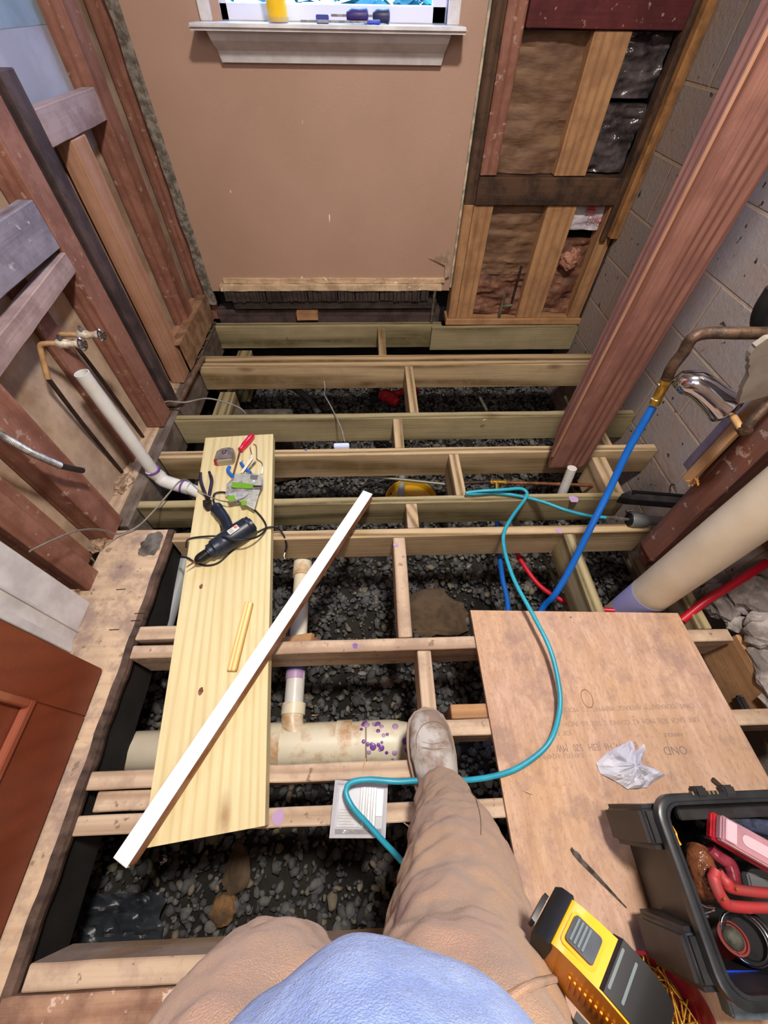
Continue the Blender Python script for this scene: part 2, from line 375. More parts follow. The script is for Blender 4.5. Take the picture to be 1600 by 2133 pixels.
# ================================================================ SETTING
WY=2.24
zb=at(600,606,Y=WY).z      # lower end of the drywall
st('wall_front',slab((-.84,WY,zb,.445,WY+.013,1.055),(-.84,WY,1.055,-.50,WY+.013,2.4),(.31,WY,1.055,.445,WY+.013,2.4),(-.5,WY,2.05,.31,WY+.013,2.4)),DRY)
bpy.data.objects['wall_front'].location=(0,0,0)
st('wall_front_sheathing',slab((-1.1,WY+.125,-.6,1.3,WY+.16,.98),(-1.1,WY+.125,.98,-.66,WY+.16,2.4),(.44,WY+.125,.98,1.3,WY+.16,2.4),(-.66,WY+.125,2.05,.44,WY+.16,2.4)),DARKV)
st('wall_right',slab((1.22,-1.3,-.6,1.32,WY+.16,2.4)),CMU)
st('wall_left',slab((-1.03,-1.3,-.16,-.977,WY+.13,2.4)),BACKP)
st('wall_left_patch',slab((-.9775,1.50,.80,-.9735,1.99,1.075)),plain('pale_lavender_grey_drywall','#a9a8b2',.7,0,'#98969e',5))
st('wall_left_upper_patch',slab((-.9775,1.47,1.0752,-.9725,1.99,2.4)),plain('blue_grey_drywall','#84929c',.7,0,'#748088',5))
st('wall_back',slab((-1.0,-1.33,-.5,1.3,-1.3,2.4)),BACKP)
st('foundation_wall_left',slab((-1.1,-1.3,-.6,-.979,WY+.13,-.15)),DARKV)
st('ceiling',slab((-1.1,-1.33,2.4,1.32,WY+.16,2.43)),plain('white_ceiling_paint','#d8d4cc',.9))
def ground():
    bm=bmesh.new();n=60
    bmesh.ops.create_grid(bm,x_segments=n,y_segments=n,size=1)
    for v in bm.verts:
        v.co.x=v.co.x*1.3+.08;v.co.y=v.co.y*1.95+.5;v.co.z=-.50+noise.noise(v.co*2.5)*.02
    return bm
st('ground',ground(),DIRT)
# gravel (uncountable): one mesh of many small stones
def gravel():
    rs=np.random.RandomState(3);b=bmesh.new();bmesh.ops.create_icosphere(b,subdivisions=1,radius=1)
    V0=np.array([v.co[:] for v in b.verts]);F0=np.array([[v.index for v in f.verts] for f in b.faces]);b.free()
    n=24000;xy=np.c_[rs.uniform(-.98,1.2,n),rs.uniform(-.62,2.34,n)]
    keep=~(((xy[:,0]-.36)**2/.03+(xy[:,1]-.62)**2/.018<1)&(rs.rand(n)<.75))
    xy=xy[keep];n=len(xy)
    s=rs.gamma(5,.0024,n)*(.75+.4*rs.rand(n));s=np.clip(s,.006,.024)
    sc=s[:,None]*np.c_[rs.uniform(.8,1.35,n),rs.uniform(.6,1.,n),rs.uniform(.35,.7,n)]
    V=np.repeat(V0[None],n,0)*(1+rs.uniform(-.38,.3,(n,len(V0),1)))*sc[:,None,:]
    def rotm(ax,a):
        c,s_=np.cos(a),np.sin(a);M=np.zeros((n,3,3));i,j=[(1,2),(0,2),(0,1)][ax];k=ax
        M[:,k,k]=1;M[:,i,i]=c;M[:,j,j]=c;M[:,i,j]=-s_;M[:,j,i]=s_;return M
    Rm=rotm(2,rs.rand(n)*6.3)@rotm(0,rs.normal(0,.45,n))@rotm(1,rs.normal(0,.45,n))
    V=np.einsum('nij,nkj->nki',Rm,V)
    z=np.array([-.495+noise.noise(Vector((x*2.5,y*2.5,0)))*.02 for x,y in xy])+rs.uniform(0,.022,n)
    V+=np.c_[xy,z][:,None,:]
    me=bpy.data.meshes.new('gravel');nv=n*12;nf=n*20
    me.vertices.add(nv);me.vertices.foreach_set('co',V.ravel())
    Fc=(F0[None]+12*np.arange(n)[:,None,None]).reshape(-1)
    me.loops.add(nf*3);me.loops.foreach_set('vertex_index',Fc.astype(np.int32))
    me.polygons.add(nf);me.polygons.foreach_set('loop_start',np.arange(nf)*3);me.polygons.foreach_set('loop_total',np.full(nf,3))
    me.update();me.validate();return me
obj('gravel',gravel(),GRV,label='grey crushed stone gravel covering the crawl space ground below the joists',cat='gravel',kind='stuff',recenter=False)
# outside
st('yard_ground',slab((-40,2.42,-.62,40,90,-.55)),plain('lawn','#1f3c24',.9,0,'#2a4a2c',8))
def hedge():
    bm=bmesh.new()
    for i in range(9000):
        p=Vector((random.uniform(-3.2,3.2),random.uniform(4.6,5.6),random.uniform(-.5,2.6)));s=random.uniform(.04,.1)
        q=Matrix.Rotation(random.random()*6,3,'Z')@Matrix.Rotation(random.random()*3,3,'X')
        vs=[bm.verts.new(p+q@Vector(c)*s) for c in ((-1,0,0),(0,-.45,.1),(1,0,0),(0,.45,.1))];bm.faces.new(vs)
    return bm
obj('hedge',hedge(),LEAF,label='blurred green blue hedge outside beyond the window glass',cat='hedge')
# ================================================================ WINDOW
wt=at(700,52,Y=2.13).z
win=bpy.data.objects.new('window_1',None);COL.objects.link(win);win.location=(-.09,WY,wt);win['kind']='structure'
def cb1(lo,hi,bev=.003,segs=2):
    return cbox(bmesh.new(),lo,hi,bev,segs)
a=at(391,58,Y=2.13);b_=at(976,60,Y=2.13);z0=at(700,68,Y=2.13).z
obj('window_stool',cb1((a.x,2.12,z0),(b_.x,WY+.08,wt),.008,3),WHT,win,smooth=True)
# apron: crown profile with mitred ends
t1=at(432,70,Y=2.16);t2=at(940,70,Y=2.16);b1=at(463,130,Y=2.215);b2=at(920,130,Y=2.215)
zt=z0;zm=b1.z;pm=.45
bm=bmesh.new()
prof=[(0,2.15,zt),(.35,2.165,zt+(zm-zt)*.3),(.62,2.20,zt+(zm-zt)*.58),(.66,2.206,zt+(zm-zt)*.62),(.8,2.212,zt+(zm-zt)*.8),(1,2.218,zm),(1,WY-.001,zm),(0,WY-.001,zt)]
rl=[];rr=[]
for f,y,z in prof:
    rl.append(Vector((t1.x+(b1.x-t1.x)*f,y,z)));rr.append(Vector((t2.x+(b2.x-t2.x)*f,y,z)))
rings(bm,[rl,rr]);obj('window_apron',bm,WHT,win)
fx0,fx1=at(418,30,Y=WY).x,at(985,30,Y=WY).x
for x0,x1 in ((fx0,at(442,30,Y=WY).x),(at(932,30,Y=WY).x,at(957,30,Y=WY).x)):
    obj('window_casing',cb1((x0,WY-.018,wt),(x1,WY+.02,2.1),.002),WHT,win)
xi0,xi1=at(442,30,Y=WY).x,at(932,30,Y=WY).x
bm=bmesh.new()
for lo,hi in (((xi0,WY+.04,wt),(xi1,WY+.08,at(700,8,Y=WY+.04).z)),((xi0,WY+.04,wt),(xi0+.05,WY+.08,2.05)),((xi1-.05,WY+.04,wt),(xi1,WY+.08,2.05)),((xi0,WY+.04,1.97),(xi1,WY+.08,2.05))):
    cbox(bm,lo,hi,.003)
sash=obj('window_sash',bm,SASH,win)
obj('window_jamb',slab((xi0-.02,WY,wt),) if False else slab((xi0-.015,WY,wt,xi0,WY+.13,2.05),(xi1,WY,wt,xi1+.015,WY+.13,2.05)),SASH,win)
obj('window_pane',slab((xi0+.04,WY+.058,wt+.03,xi1-.04,WY+.062,2.0)),GLS,sash)
# things on the stool
jx=at(579,30,Y=2.21);bm=bmesh.new()
prf=[(.0,0),(.033,0),(.036,.01),(.036,.045),(.033,.05)]
def lathe(bm,c,prf,seg=24,axis=(0,0,1),cap=True):
    c=Vector(c);t=Vector(axis).normalized();u=t.orthogonal().normalized();v=t.cross(u)
    RR=[[c+t*h+(u*math.cos(6.28318*j/seg)+v*math.sin(6.28318*j/seg))*max(r,1e-4) for j in range(seg)] for r,h in prf]
    return rings(bm,RR,cap)
jar=thing('yellow_jar',(jx.x,2.20,wt),'yellow tub with clear base standing on the white window sill','jar')
obj('tub',lathe(bmesh.new(),(jx.x,2.20,wt),[(.034,0),(.037,.004),(.037,.012),(.033,.014)]),CLR,jar,smooth=True)
obj('body',lathe(bmesh.new(),(jx.x,2.20,wt+.003),[(.030,0),(.034,.01),(.036,.075),(.034,.08)]),plain('bright_yellow','#f0c020',.4),jar,smooth=True)
obj('lid',lathe(bmesh.new(),(jx.x,2.20,wt+.083),[(.038,0),(.038,.02),(.034,.024)]),plain('pale_lid','#c8dcf0',.3),jar,smooth=True)
def driver(px0,px1,label,hm,y,hl,r=.016):
    p0=at(px0,36,Y=y);p1=at(px1,36,Y=y);zc=wt+r
    t=thing('putty_knife' if r>.015 else 'screwdriver',(p0.x,y,wt),label,'tool')
    bm=bmesh.new();L=p1.x-p0.x
    sweep(bm,[(p1.x-hl,y,zc),(p1.x-hl*.75,y,zc),(p1.x-hl*.4,y,zc),(p1.x-.004,y,zc),(p1.x,y,zc)],[r*.5,r*.95,r*.85,r,r*.6],14);obj('handle',bm,hm,t,smooth=True)
    obj('blade',cb1((p0.x,y-.008,zc-.003),(p1.x-hl*.9,y+.008,zc+.003),.001),STL,t)
driver(690,767,'wide purple handled tool lying on the window sill beside the dark handled one',plain('dark_purple_handle','#3a2c6c',.4),2.19,.075,.019)
driver(755,812,'short dark grey handled tool at the right end of the sill tools',plain('charcoal_handle','#2e2c4a',.4),2.215,.06,.0185)
driver(625,792,'long slim saw blade with blue handle lying flat at the sill front',plain('cobalt_handle','#3c48a8',.4),2.165,.05,.006)
p=at(671,30,Y=2.2);obj('small_box',cb1((p.x-.022,2.19,wt),(p.x+.022,2.215,wt+.02),.002),plain('indigo_card','#3c3c88',.5),label='tiny indigo box on the sill right of the yellow tub',cat='box')
# ================================================================ FRONT WALL LOWER EDGE
zs=[at(600,y,Y=WY-.02).z for y in (582,592,605,628,646)]
xl,xr=at(470,600,Y=WY).x,at(924,600,Y=WY).x
bm=bmesh.new();cbox(bm,(xl,WY-.012,zs[1]),(xr,WY-.001,zs[0]),.001,1,60,.003)
obj('torn_lath_strip',bm,CLP,label='pale splintered upper wood strip along the cut bottom of the brown wall',cat='wood strip')
bm=bmesh.new();cbox(bm,(xl-.02,WY-.03,zs[2]),(xr-.015,WY-.001,zs[1]-.001),.001,1,60,.003)
obj('torn_lath_strip',bm,CLP,label='white flaked lower wood strip just above the dark shingle row',cat='wood strip')
x=xl-.01;i=0
while x<xr-.1:
    w=random.choice((.09,.13,.16,.22));x2=min(x+w,xr-.08)
    bm=bmesh.new();k=0;q=x
    while q<x2-.004:
        ww=min(random.uniform(.012,.03),x2-q);cbox(bm,(q,WY-.028+random.uniform(0,.01),zs[3]+random.uniform(-.004,.004)),(q+ww-.002,WY+.03,zs[2]-.003),.001);q+=ww
    shn=('leftmost','second from the left','third from the left','fourth from the left','fifth from the left','sixth from the left','seventh from the left','eighth from the left','ninth from the left','tenth from the left','last on the right','far right end')
    obj('cedar_shingle',bm,SHI,label='dark ribbed wood shingle under the cut brown wall, '+shn[min(i,11)],cat='shingle',group='dark shingles under the wall');x=x2+.004;i+=1
bx('sill_plate',xl+.02,xr-.03,WY-.01,WY+.08,zs[4],zs[3]-.004,SHI,label='blackened horizontal board below the shingle row under the window wall',cat='board')
bx('sill_plate',-.86,xr,WY+.02,WY+.11,-.14,zs[4]-.02,DST,label='black rotted wall sill at the far end behind the first joist',cat='board')
p=at(640,655,Y=WY-.02);bx('wood_scrap',p.x-.06,p.x+.06,WY-.03,WY+.02,p.z-.03,p.z+.015,YST,label='short brown wood scrap wedged behind the farthest joist',cat='wood scrap')
p=at(905,620,Y=WY-.03);tube('drain_pipe',[(p.x,WY-.02,p.z+.04),(p.x,WY-.02,p.z-.06),(p.x-.005,WY-.03,-.12)],.008,GRP,label='thin corroded pipe at the right end of the shingle row',cat='pipe')
# corner strip, left
bm=bmesh.new();n=40
for s in (0,1): pass
rl=[]
for i in range(n+1):
    z=.1+i*(2.3/n);w=.018+noise.noise(Vector((3,0,z*9)))*.012
    rl.append([Vector((-.84,WY-.002,z)),Vector((-.846,WY-.012,z)),Vector((-.868-w,WY-.004,z)),Vector((-.868-w,WY+.02,z)),Vector((-.84,WY+.013,z))])
rings(bm,rl);obj('torn_drywall_edge',bm,plain('torn_gypsum_edge','#8f877c',.9,0,'#5c544c',30,bs=1),label='ragged strip of torn gypsum in the left corner of the window wall',cat='drywall edge')
# right edge of drywall: torn metal/gypsum bead
tube('corner_bead',[(.447,WY-.006,z) for z in (zb+.02,.5,.8,1.2,2.3)],.006,plain('grey_green_edge','#8a8c7c',.7,0,'#c9b8a0',30),label='pale vertical edge bead at right side of brown drywall',cat='edge bead')
p=at(925,545,Y=WY-.02)
bm=bmesh.new();prism(bm,[(0,0),(.05,.03),(.06,.0),(.07,-.09),(.045,-.10),(.04,-.04),(-.05,-.01)],.003,frame((p.x-.03,WY-.006,p.z+.02),(1,-.1,0),(0,-1,.05)))
obj('paper_flap',bm,plain('torn_drywall_paper','#b59c84',.9,0,'#8c7460',20),label='torn paper flap hanging at lower right of the brown wall',cat='paper scrap')
# ================================================================ RIGHT STUD BAY (far wall)
YF=WY-.04
def stud(x0,x1,z0,z1,mat,label,y0=YF,d=.09,name='wall_stud',**k):
    return bx(name,x0,x1,y0,y0+d,z0,z1,mat,label=label,cat='stud',**k)
G='upright studs of the open wall bay'
bz=.035
bx('bottom_plate',.44,1.24,YF-.015,YF+.09,0.002,bz,YST,label='brown bottom plate of the open stud wall at far right',cat='plate')
t=stud(.452,.497,bz,.56,YST,'narrow charred lower stud against the drywall, leftmost of the open bay')
stud(.499,.59,bz,.56,YST,'lower stud with a burnt splintered notch left in the open bay')
stud(.845,.985,bz,.56,YST,'wide lower centre stud with nail stains between the torn insulation')
stud(1.145,1.212,bz,.56,YST,'lower right stud standing beside the dark corner board')
stud(.452,.5,.56,2.4,NOG,'blackened upper stud right beside the brown drywall')
stud(.502,.575,.665,2.4,RST,'reddish upper stud left of the kraft paper insulation')
stud(.835,.975,.665,1.072,YST,'wide honey coloured upper centre stud with one dark knot')
bx('wall_noggin',.50,1.235,YF-.012,YF+.08,.562,.662,NOG,label='dark water stained horizontal board dividing the open stud bay',cat='board')
bx('header_beam',.578,1.24,YF-.01,YF+.09,1.075,1.45,TOPB,label='dark maroon header beam across the top of the open bay',cat='beam')
stud(1.215,1.235,bz,.5,DST,'thin black split board in the corner against block wall',y0=YF-.01)
bx('corner_board',1.15,1.175,YF-.02,YF+.03,.42,2.4,NOG,label='dark brown furring board left of the pair in far right corner',cat='board')
bx('corner_board',1.178,1.215,YF-.05,YF+.02,.44,2.4,wood('pale_edge_board','#a8784a','#6c4a2c',.4,'#3c2c20',.6),label='light edged furring board nearest the block wall in far corner',cat='board')
# insulation
def crumple(x0,x1,z0,z1,y,amp,nx=26,nz=40,seed=0,sag=0):
    bm=bmesh.new();g=[[None]*(nz+1) for _ in range(nx+1)]
    for i in range(nx+1):
        for j in range(nz+1):
            u=i/nx;v=j/nz;x=x0+(x1-x0)*u;z=z0+(z1-z0)*v
            d=noise.fractal(Vector((x*9+seed,seed,z*13)),1,2,4)*amp+abs(noise.noise(Vector((x*5+seed,3,z*34))))*amp*.7
            g[i][j]=bm.verts.new((x,y-d-math.sin(math.pi*u)*sag,z))
    for i in range(nx):
        for j in range(nz): bm.faces.new((g[i][j],g[i+1][j],g[i+1][j+1],g[i][j+1]))
    ex=bmesh.ops.extrude_face_region(bm,geom=bm.faces[:])
    for v in ex['geom']:
        if isinstance(v,bmesh.types.BMVert): v.co.y=y+.045
    return bm
obj('insulation_batt',crumple(.575,.84,.665,1.07,YF+.05,.014,seed=1,sag=.01),PPR,label='large sheet of kraft paper insulation in the upper left of the open bay',cat='insulation',smooth=True)
obj('insulation_batt',crumple(.59,.845,.25,.56,YF+.05,.014,seed=4,sag=.012),PPR,label='smooth brown kraft insulation below the dark horizontal board',cat='insulation',smooth=True)
obj('insulation_batt',crumple(.59,.845,.04,.26,YF+.045,.022,seed=8),PPR2,label='crumpled reddish kraft paper at the bay bottom behind the little pipe',cat='insulation',smooth=True)
obj('plastic_wrap',crumple(.975,1.15,.90,1.07,YF+.05,.02,seed=12),FOIL,label='shiny crinkled clear plastic under the maroon beam',cat='plastic sheet',smooth=True)
obj('plastic_wrap',crumple(.975,1.15,.67,.885,YF+.045,.02,seed=15),FOIL,label='shiny wrinkled plastic sheet just above the dark horizontal board',cat='plastic sheet',smooth=True)
obj('insulation_batt',crumple(.985,1.145,.04,.40,YF+.06,.02,seed=21),PPR2,label='dark torn insulation paper between the two lower right studs',cat='insulation',smooth=True)
pk=thing('printed_wrapper',(1.06,YF+.02,.45),'white plastic wrapper with red print behind the lower studs','wrapper')
obj('sheet',crumple(.99,1.14,.45,.56,YF+.045,.012,seed=31),plain('white_film','#cdc4cc',.35,0,'#b0a4ac',20,bs=.4),pk,smooth=True)
text('red_print','OHIO',.03,frame((1.06,YF+.018,.50),(1,0,-.2),(0,-1,0)),plain('red_ink','#b03038',.6),pk)
obj('red_band',slab((1.045,YF+.018,.532,1.09,YF+.020,.541),(1.05,YF+.018,.545,1.08,YF+.020,.553)),plain('red_ink','#b03038',.6),pk)
bm=bmesh.new();bmesh.ops.create_icosphere(bm,subdivisions=3,radius=.045)
for v in bm.verts: v.co=v.co*(1+noise.fractal(v.co*40,1,2,3)*.5);v.co.y*=.5;v.co+=Vector((1.05,YF+.02,.33))
obj('insulation_tuft',bm,plain('pink_insulation_tuft','#c08a72',.9,0,'#8c5c48',40,bs=1),label='pink fluffy insulation tuft poking out between lower right studs',cat='insulation')
stp=thing('stub_pipe',(.74,YF,.04),'small corroded stub pipe with tee at the bottom of the open bay','pipe')
tube('riser',[(.745,YF+.0,bz),(.745,YF,.16)],.008,GRP,parent=stp,n=1);tube('branch',[(.745,YF,.10),(.80,YF,.105)],.009,GRP,parent=stp,n=1);tube('vertical_pipe',[(.80,YF+.01,.10),(.80,YF+.01,.30)],.006,BKP,parent=stp,n=1)
# ================================================================ JOISTS
JD=-.135
def joist(name,x0,x1,y0,y1,mat,label,z1=0,z0=JD,cat='joist',group=None,**k):
    return bx(name,x0,x1,y0,y1,z0+z1,z1,mat,label=label,cat=cat,group=group,**k)
JL=[('floor_joist',-.875,.42,2.19,2.23,PTG,'farthest pressure treated floor joist, below the window wall'),
 ('floor_joist',.36,1.21,2.155,2.188,PTG,'short sistered joist in front of the open stud bay bottom plate'),
 ('floor_joist',-.87,1.21,1.85,1.89,PT,'second farthest floor joist, rear board of the close pair'),
 ('floor_joist',-.87,1.21,1.79,1.83,PT,'floor joist in front of the close pair, with dark knots on its face'),
 ('floor_joist',-.87,1.215,1.38,1.42,PTG,'floor joist with bold swirling grain behind the plank end'),
 ('floor_joist',-.87,1.215,1.154,1.192,PT,'floor joist touching the white junction box, ending by the block wall'),
 ('floor_joist',-.87,.98,.897,.93,PTG,'floor joist under the black nail gun with a faint stamp'),
 ('floor_joist',-.7,1.0,.746,.782,PT,'floor joist with purple primer drips, meeting the dark leaning post'),
 ('floor_joist',-.705,1.075,.352,.388,PTO,'dusty floor joist above the blue primed pipe coupling'),
 ('floor_joist',-.71,-.45,.405,.445,PTO,'short doubled joist piece behind the dusty joist at left'),
 ('floor_joist',.162,1.2,.130,.168,PTO,'floor joist right of the shoe toe running under the plywood'),
 ('floor_joist',-.70,.155,.045,.082,PTO,'floor joist passing just in front of the big cream drain pipe'),
 ('floor_joist',-.695,.95,-.040,-.003,PTO,'joist nearest the open pit, with a purple stain'),
 ('floor_joist',-.69,1.0,-.27,-.232,PTO,'thick joist at the near edge of the open pit')]
for n_,x0,x1,y0,y1,m,l in JL: joist(n_,x0,x1,y0,y1,m,l)
joist('blocking_board',-.675,-.45,.002,.042,PTO,'short flat block with curved end grain between the two near joists',z1=-.012,z0=-.04)
joist('blocking_board',.20,.40,.17,.205,YST,'brown flat block with oval grain beside the shoe toe',z1=-.005)
joist('rim_board',-.72,.35,-.60,-.273,RUF,'rough reddish sawn boards at the bottom left behind the near joist',z1=.004,z0=-.1)
BL=[(.05,.09,1.892,2.188,PT,'farthest blocking between the back joists'),(.18,.22,1.422,1.788,PT,'long blocking right of the red tool in the crawl space'),
 (.10,.14,1.194,1.378,PT,'short blocking below the long one, right of the white box'),(.322,.362,.932,1.152,PT,'leaning wide blocking right of the yellow lid'),
 (.125,.167,.784,.895,PT,'small blocking square with purple spot under the fifth bay'),(.07,.112,.39,.744,PTO,'long blocking in the middle of the gravel bay'),
 (.122,.162,.17,.35,PTO,'blocking ending at the toe of the shoe'),(.68,.72,.39,.744,PTG,'grey green blocking crossed by the blue pipe'),
 (.99,1.03,.39,.70,PTG,'blocking under the foot of the dark leaning post')]
for x0,x1,y0,y1,m,l in BL: bx('joist_blocking',x0,x1,y0,y1,JD,-.001,m,label=l,cat='blocking')
bx('joist_blocking',1.09,1.135,.135,.37,JD-.03,.0,YST,label='wide brown stained board at the right of the plywood sheet',cat='blocking')
bx('joist_blocking',1.02,1.05,1.195,1.37,JD,-.02,PT,label='blocking at right end behind the blue pipe near the block wall',cat='blocking')
bx('joist_blocking',.94,1.0,.935,1.15,JD-.05,-.03,PT,label='yellow blocking behind the black nail gun by the wall',cat='blocking')
# supports below left
for (x0,x1,y0,y1,l) in ((-.80,-.72,1.45,1.78,'olive support board under the second bay at left'),(-.78,-.70,1.9,2.18,'olive support board under the farthest bay at left'),(-.76,-.68,1.0,1.15,'support board under the plank top at left')):
    bx('crawl_support',x0,x1,y0,y1,-.30,-.14,PTG,label=l,cat='board')
# purple primer stains, small flat drips that lie on the joists
def blot(x,y,z,r,mat,name='primer_stain',parent=None,nrm=(0,0,1),lab=None,se=0,asp=1,**k):
    bm=bmesh.new();M=frame((x,y,z),(1,0,0) if abs(nrm[0])<.9 else (0,1,0),nrm)
    prism(bm,[(r*asp*(1+.35*noise.noise(Vector((math.cos(a)*1.3+se,math.sin(a)*1.3,se))))*math.cos(a),r*(1+.35*noise.noise(Vector((math.cos(a)*1.3+se,math.sin(a)*1.3,se))))*math.sin(a)) for a in [i*6.283/18 for i in range(18)]],.0006,M)
    return obj(name,bm,mat,parent,label=lab,cat='stain' if lab else None,**k)
for i,(px,py,r,m,l) in enumerate(((580,1703,.014,PUL,'purple primer blot on the near joist left of the plastic case'),(740,1345,.008,PUR,'dark bluish stain on the dusty joist middle'),(1165,1105,.011,PUL,'purple primer mark on the joist beside the teal hose'),(825,1135,.008,PUL,'purple primer blot on top of the middle blocking'),(637,937,.005,BLP,'blue drip on the joist left of the white box'),(855,1092,.007,PUL,'purple spot on the small blocking'),(1195,1040,.016,PUL,'dark purple stain on the joist left of the nail gun'))):
    p=at(px,py,z=.001);blot(p.x,p.y,.0008,r,m,lab=l,se=i*3.1)
# ================================================================ LEFT WALL
XF=-.9
def ls(y0,y1,z0,z1,mat,label,d=.074,x=XF): return bx('wall_stud',x-d,x,y0,y1,z0,z1,mat,label=label,cat='stud')
ls(2.272,2.31,.0,2.4,RST,'dark red corner stud beside the window wall at left',d=.11,x=-.862)
ls(1.95,2.05,.05,2.4,RST,'reddish dusty stud second from the left corner')
ls(1.66,1.755,.0,.862,LST,'pale pinkish cripple stud under the short horizontal block',d=.06)
ls(1.475,1.545,-.0,1.02,DST,'blackened stud rising left of the pale cripple stud')
ls(1.34,1.435,-.0,2.4,RST,'red stud with white paint flecks beside the dark stud')
ls(1.13,1.21,0,2.4,RST,'recessed brown stud behind the white standing pipe',d=.016,x=-.958)
ls(.755,.85,0,2.4,RST,'thick scuffed red post near the flexible conduit')
ls(.66,.70,0,2.4,RST,'narrow brown stud between the two scuffed posts',d=.03,x=-.945)
ls(.565,.635,.0,2.4,RST,'scraped brown post nearest the white door jamb')
bx('horizontal_block',XF-.045,XF-.002,1.548,1.948,.865,.945,PNK,label='short pinkish dusty block between dark stud and red stud at top left',cat='board')
bx('horizontal_block',XF-.045,XF-.002,.86,1.338,.685,.80,GRB,label='wide blue grey dusty board at the left edge',cat='board')
board('horizontal_block',(XF-.02,.84,.60),(XF-.02,1.345,.645),.04,.055,PNK,(0,0,1),label='lower slanting pale board under the blue grey one',cat='board')
bx('bottom_plate',-1.0,-.925,.86,1.90,-.04,-.002,PTO,label='dusty old bottom plate along the left wall',cat='plate')
bx('bottom_plate',-.99,-.925,1.76,2.20,-.002,.045,LST,label='clean pale bottom plate at the left far corner',cat='plate')
bx('ledger_beam',-.923,-.876,.82,2.22,JD-.03,-.006,wood('dark_dusty_ledger','#6c5f55','#3a322e',.4,'#8e8078',.5),label='dark dusty ledger carrying joist ends along the left wall',cat='beam')
# bent sheet metal flashing
fl=thing('metal_flashing',(-.9,2.0,.05),'bent sheet metal flashing along the far left bottom plate','flashing')
bm=bmesh.new();RR=[]
fa=at(353,719,z=.16);fb_=at(373,721,z=.16);fc_=at(425,601,z=.16)
for i in range(14):
    y=fa.y+(2.225-fa.y)*i/13;w=.0025*math.sin(i*1.3);x0=fa.x;x1=fb_.x
    RR.append([Vector(q) for q in ((x0,y,.158+w),(x1+w,y,.162+w),(x1+.004+w,y,.03),(x1+.002+w,y,.03),(x1-.002+w,y,.159+w),(x0,y,.156+w))])
rings(bm,RR);obj('sheet',bm,plain('tan_dusty_sheet_metal','#b08c70',.5,.3,'#8a6a52',20,bs=.3),fl)
bx('dusty_cap',-.915,-.871,1.79,2.235,-.006,.006,plain('dull_dusty_metal','#6f665a',.5,.3,'#544b40',20,bs=.4),parent=fl)
bx('bottom_plate',-.975,-.905,1.77,1.945,.047,.135,LST,label='pale stacked plate offcut between pale stud and red stud at left',cat='plate')
bx('bottom_plate',-.975,-.905,2.055,2.235,.047,.135,LST,label='pale stacked plate offcut in the left far corner behind the flashing',cat='plate')
for i in range(5): tube('bent_nail',[(-.885,1.84+i*.085,.015),(-.870,1.843+i*.085,.026),(-.862,1.85+i*.085,.022)],.0018,STL,n=3,seg=6,parent=fl)
tube('conduit_pipe',[at(423,745,z=.015),at(405,775,z=.02),at(385,815,z=.02),at(372,838,z=.02),at(350,842,z=.01),at(330,838,z=-.01)],.0125,plain('brown_old_conduit','#7d6656',.5,.3,'#5a463a',20),label='old brown conduit bending along the left ledger',cat='pipe')
# debris clumps along plate
for i,(px,py,s,l) in enumerate(((250,1010,.035,'crumbled tan plaster heap at the foot of the copper riser'),(290,860,.03,'brown clump of crumbled debris beside the second riser'),(240,985,.022,'small plaster crumbs pile behind the white pipe'),(212,1130,.03,'pale plaster rubble on the plate below the thick post'),(165,1215,.035,'dusty rubble heap by the white door jamb'),(300,690,.012,'fibrous clump at the foot of the pale stud'))):
    p=at(px,py,z=.0);bm=bmesh.new();bmesh.ops.create_icosphere(bm,subdivisions=3,radius=s)
    for v in bm.verts: v.co=Vector((v.co.x,v.co.y*1.3,max(v.co.z,-.003)*.6))*(1+noise.fractal(v.co*60,1,2,4)*.6);v.co+=Vector((max(p.x,-.965),p.y,.0))
    obj('plaster_rubble',bm,plain('crumbled_plaster','#b79c82',.95,0,'#7c6250',40,bs=1),label=l,cat='rubble')
# subfloor strip along left
bm=bmesh.new();n=70;R1=[];
for i in range(n+1):
    y=-.62+1.415*i/n;e=noise.noise(Vector((y*14,2,0)))*.006+noise.noise(Vector((y*60,2,0)))*.002
    xr_=-.708+e;xl_=-.925
    R1.append([Vector(q) for q in ((xl_,y,-.022),(xl_,y,.003),(xr_-.012,y,.003+noise.noise(Vector((0,y*20,1)))*.001),(xr_-.004,y,.0),(xr_,y,-.004),(xr_+noise.noise(Vector((y*40,7,0)))*.004,y,-.022))])
rings(bm,R1);sf=obj('subfloor_board',bm,SUB,label='stained dusty subfloor strip between door and open joists at left',cat='board')
bm=bmesh.new();R1=[]
for i in range(n+1):
    y=-.62+1.415*i/n;e=noise.noise(Vector((y*14,2,0)))*.006
    R1.append([Vector(q) for q in ((-.722+e,y,-.002),(-.722+e,y,.0042),(-.704+e,y,.002),(-.700+e,y,-.01),(-.703+e,y,-.024),(-.72+e,y,-.023))])
rings(bm,R1);obj('splintered_edge',bm,wood('dark_split_edge','#4c3c34','#2a201c',.5,'#8a6c5c',.4),sf)
bm=bmesh.new();bmesh.ops.create_icosphere(bm,subdivisions=3,radius=.045);p=at(318,1137,z=0)
for v in bm.verts: v.co=Vector((v.co.x*.8,v.co.y,max(0,v.co.z)*.22))*(1+noise.fractal(v.co*30,1,2,4)*.4)+Vector((p.x,p.y,.002))
obj('mortar_smear',bm,plain('dark_grey_mortar','#6c6660',.9,0,'#3c3632',18,bs=1),sf)
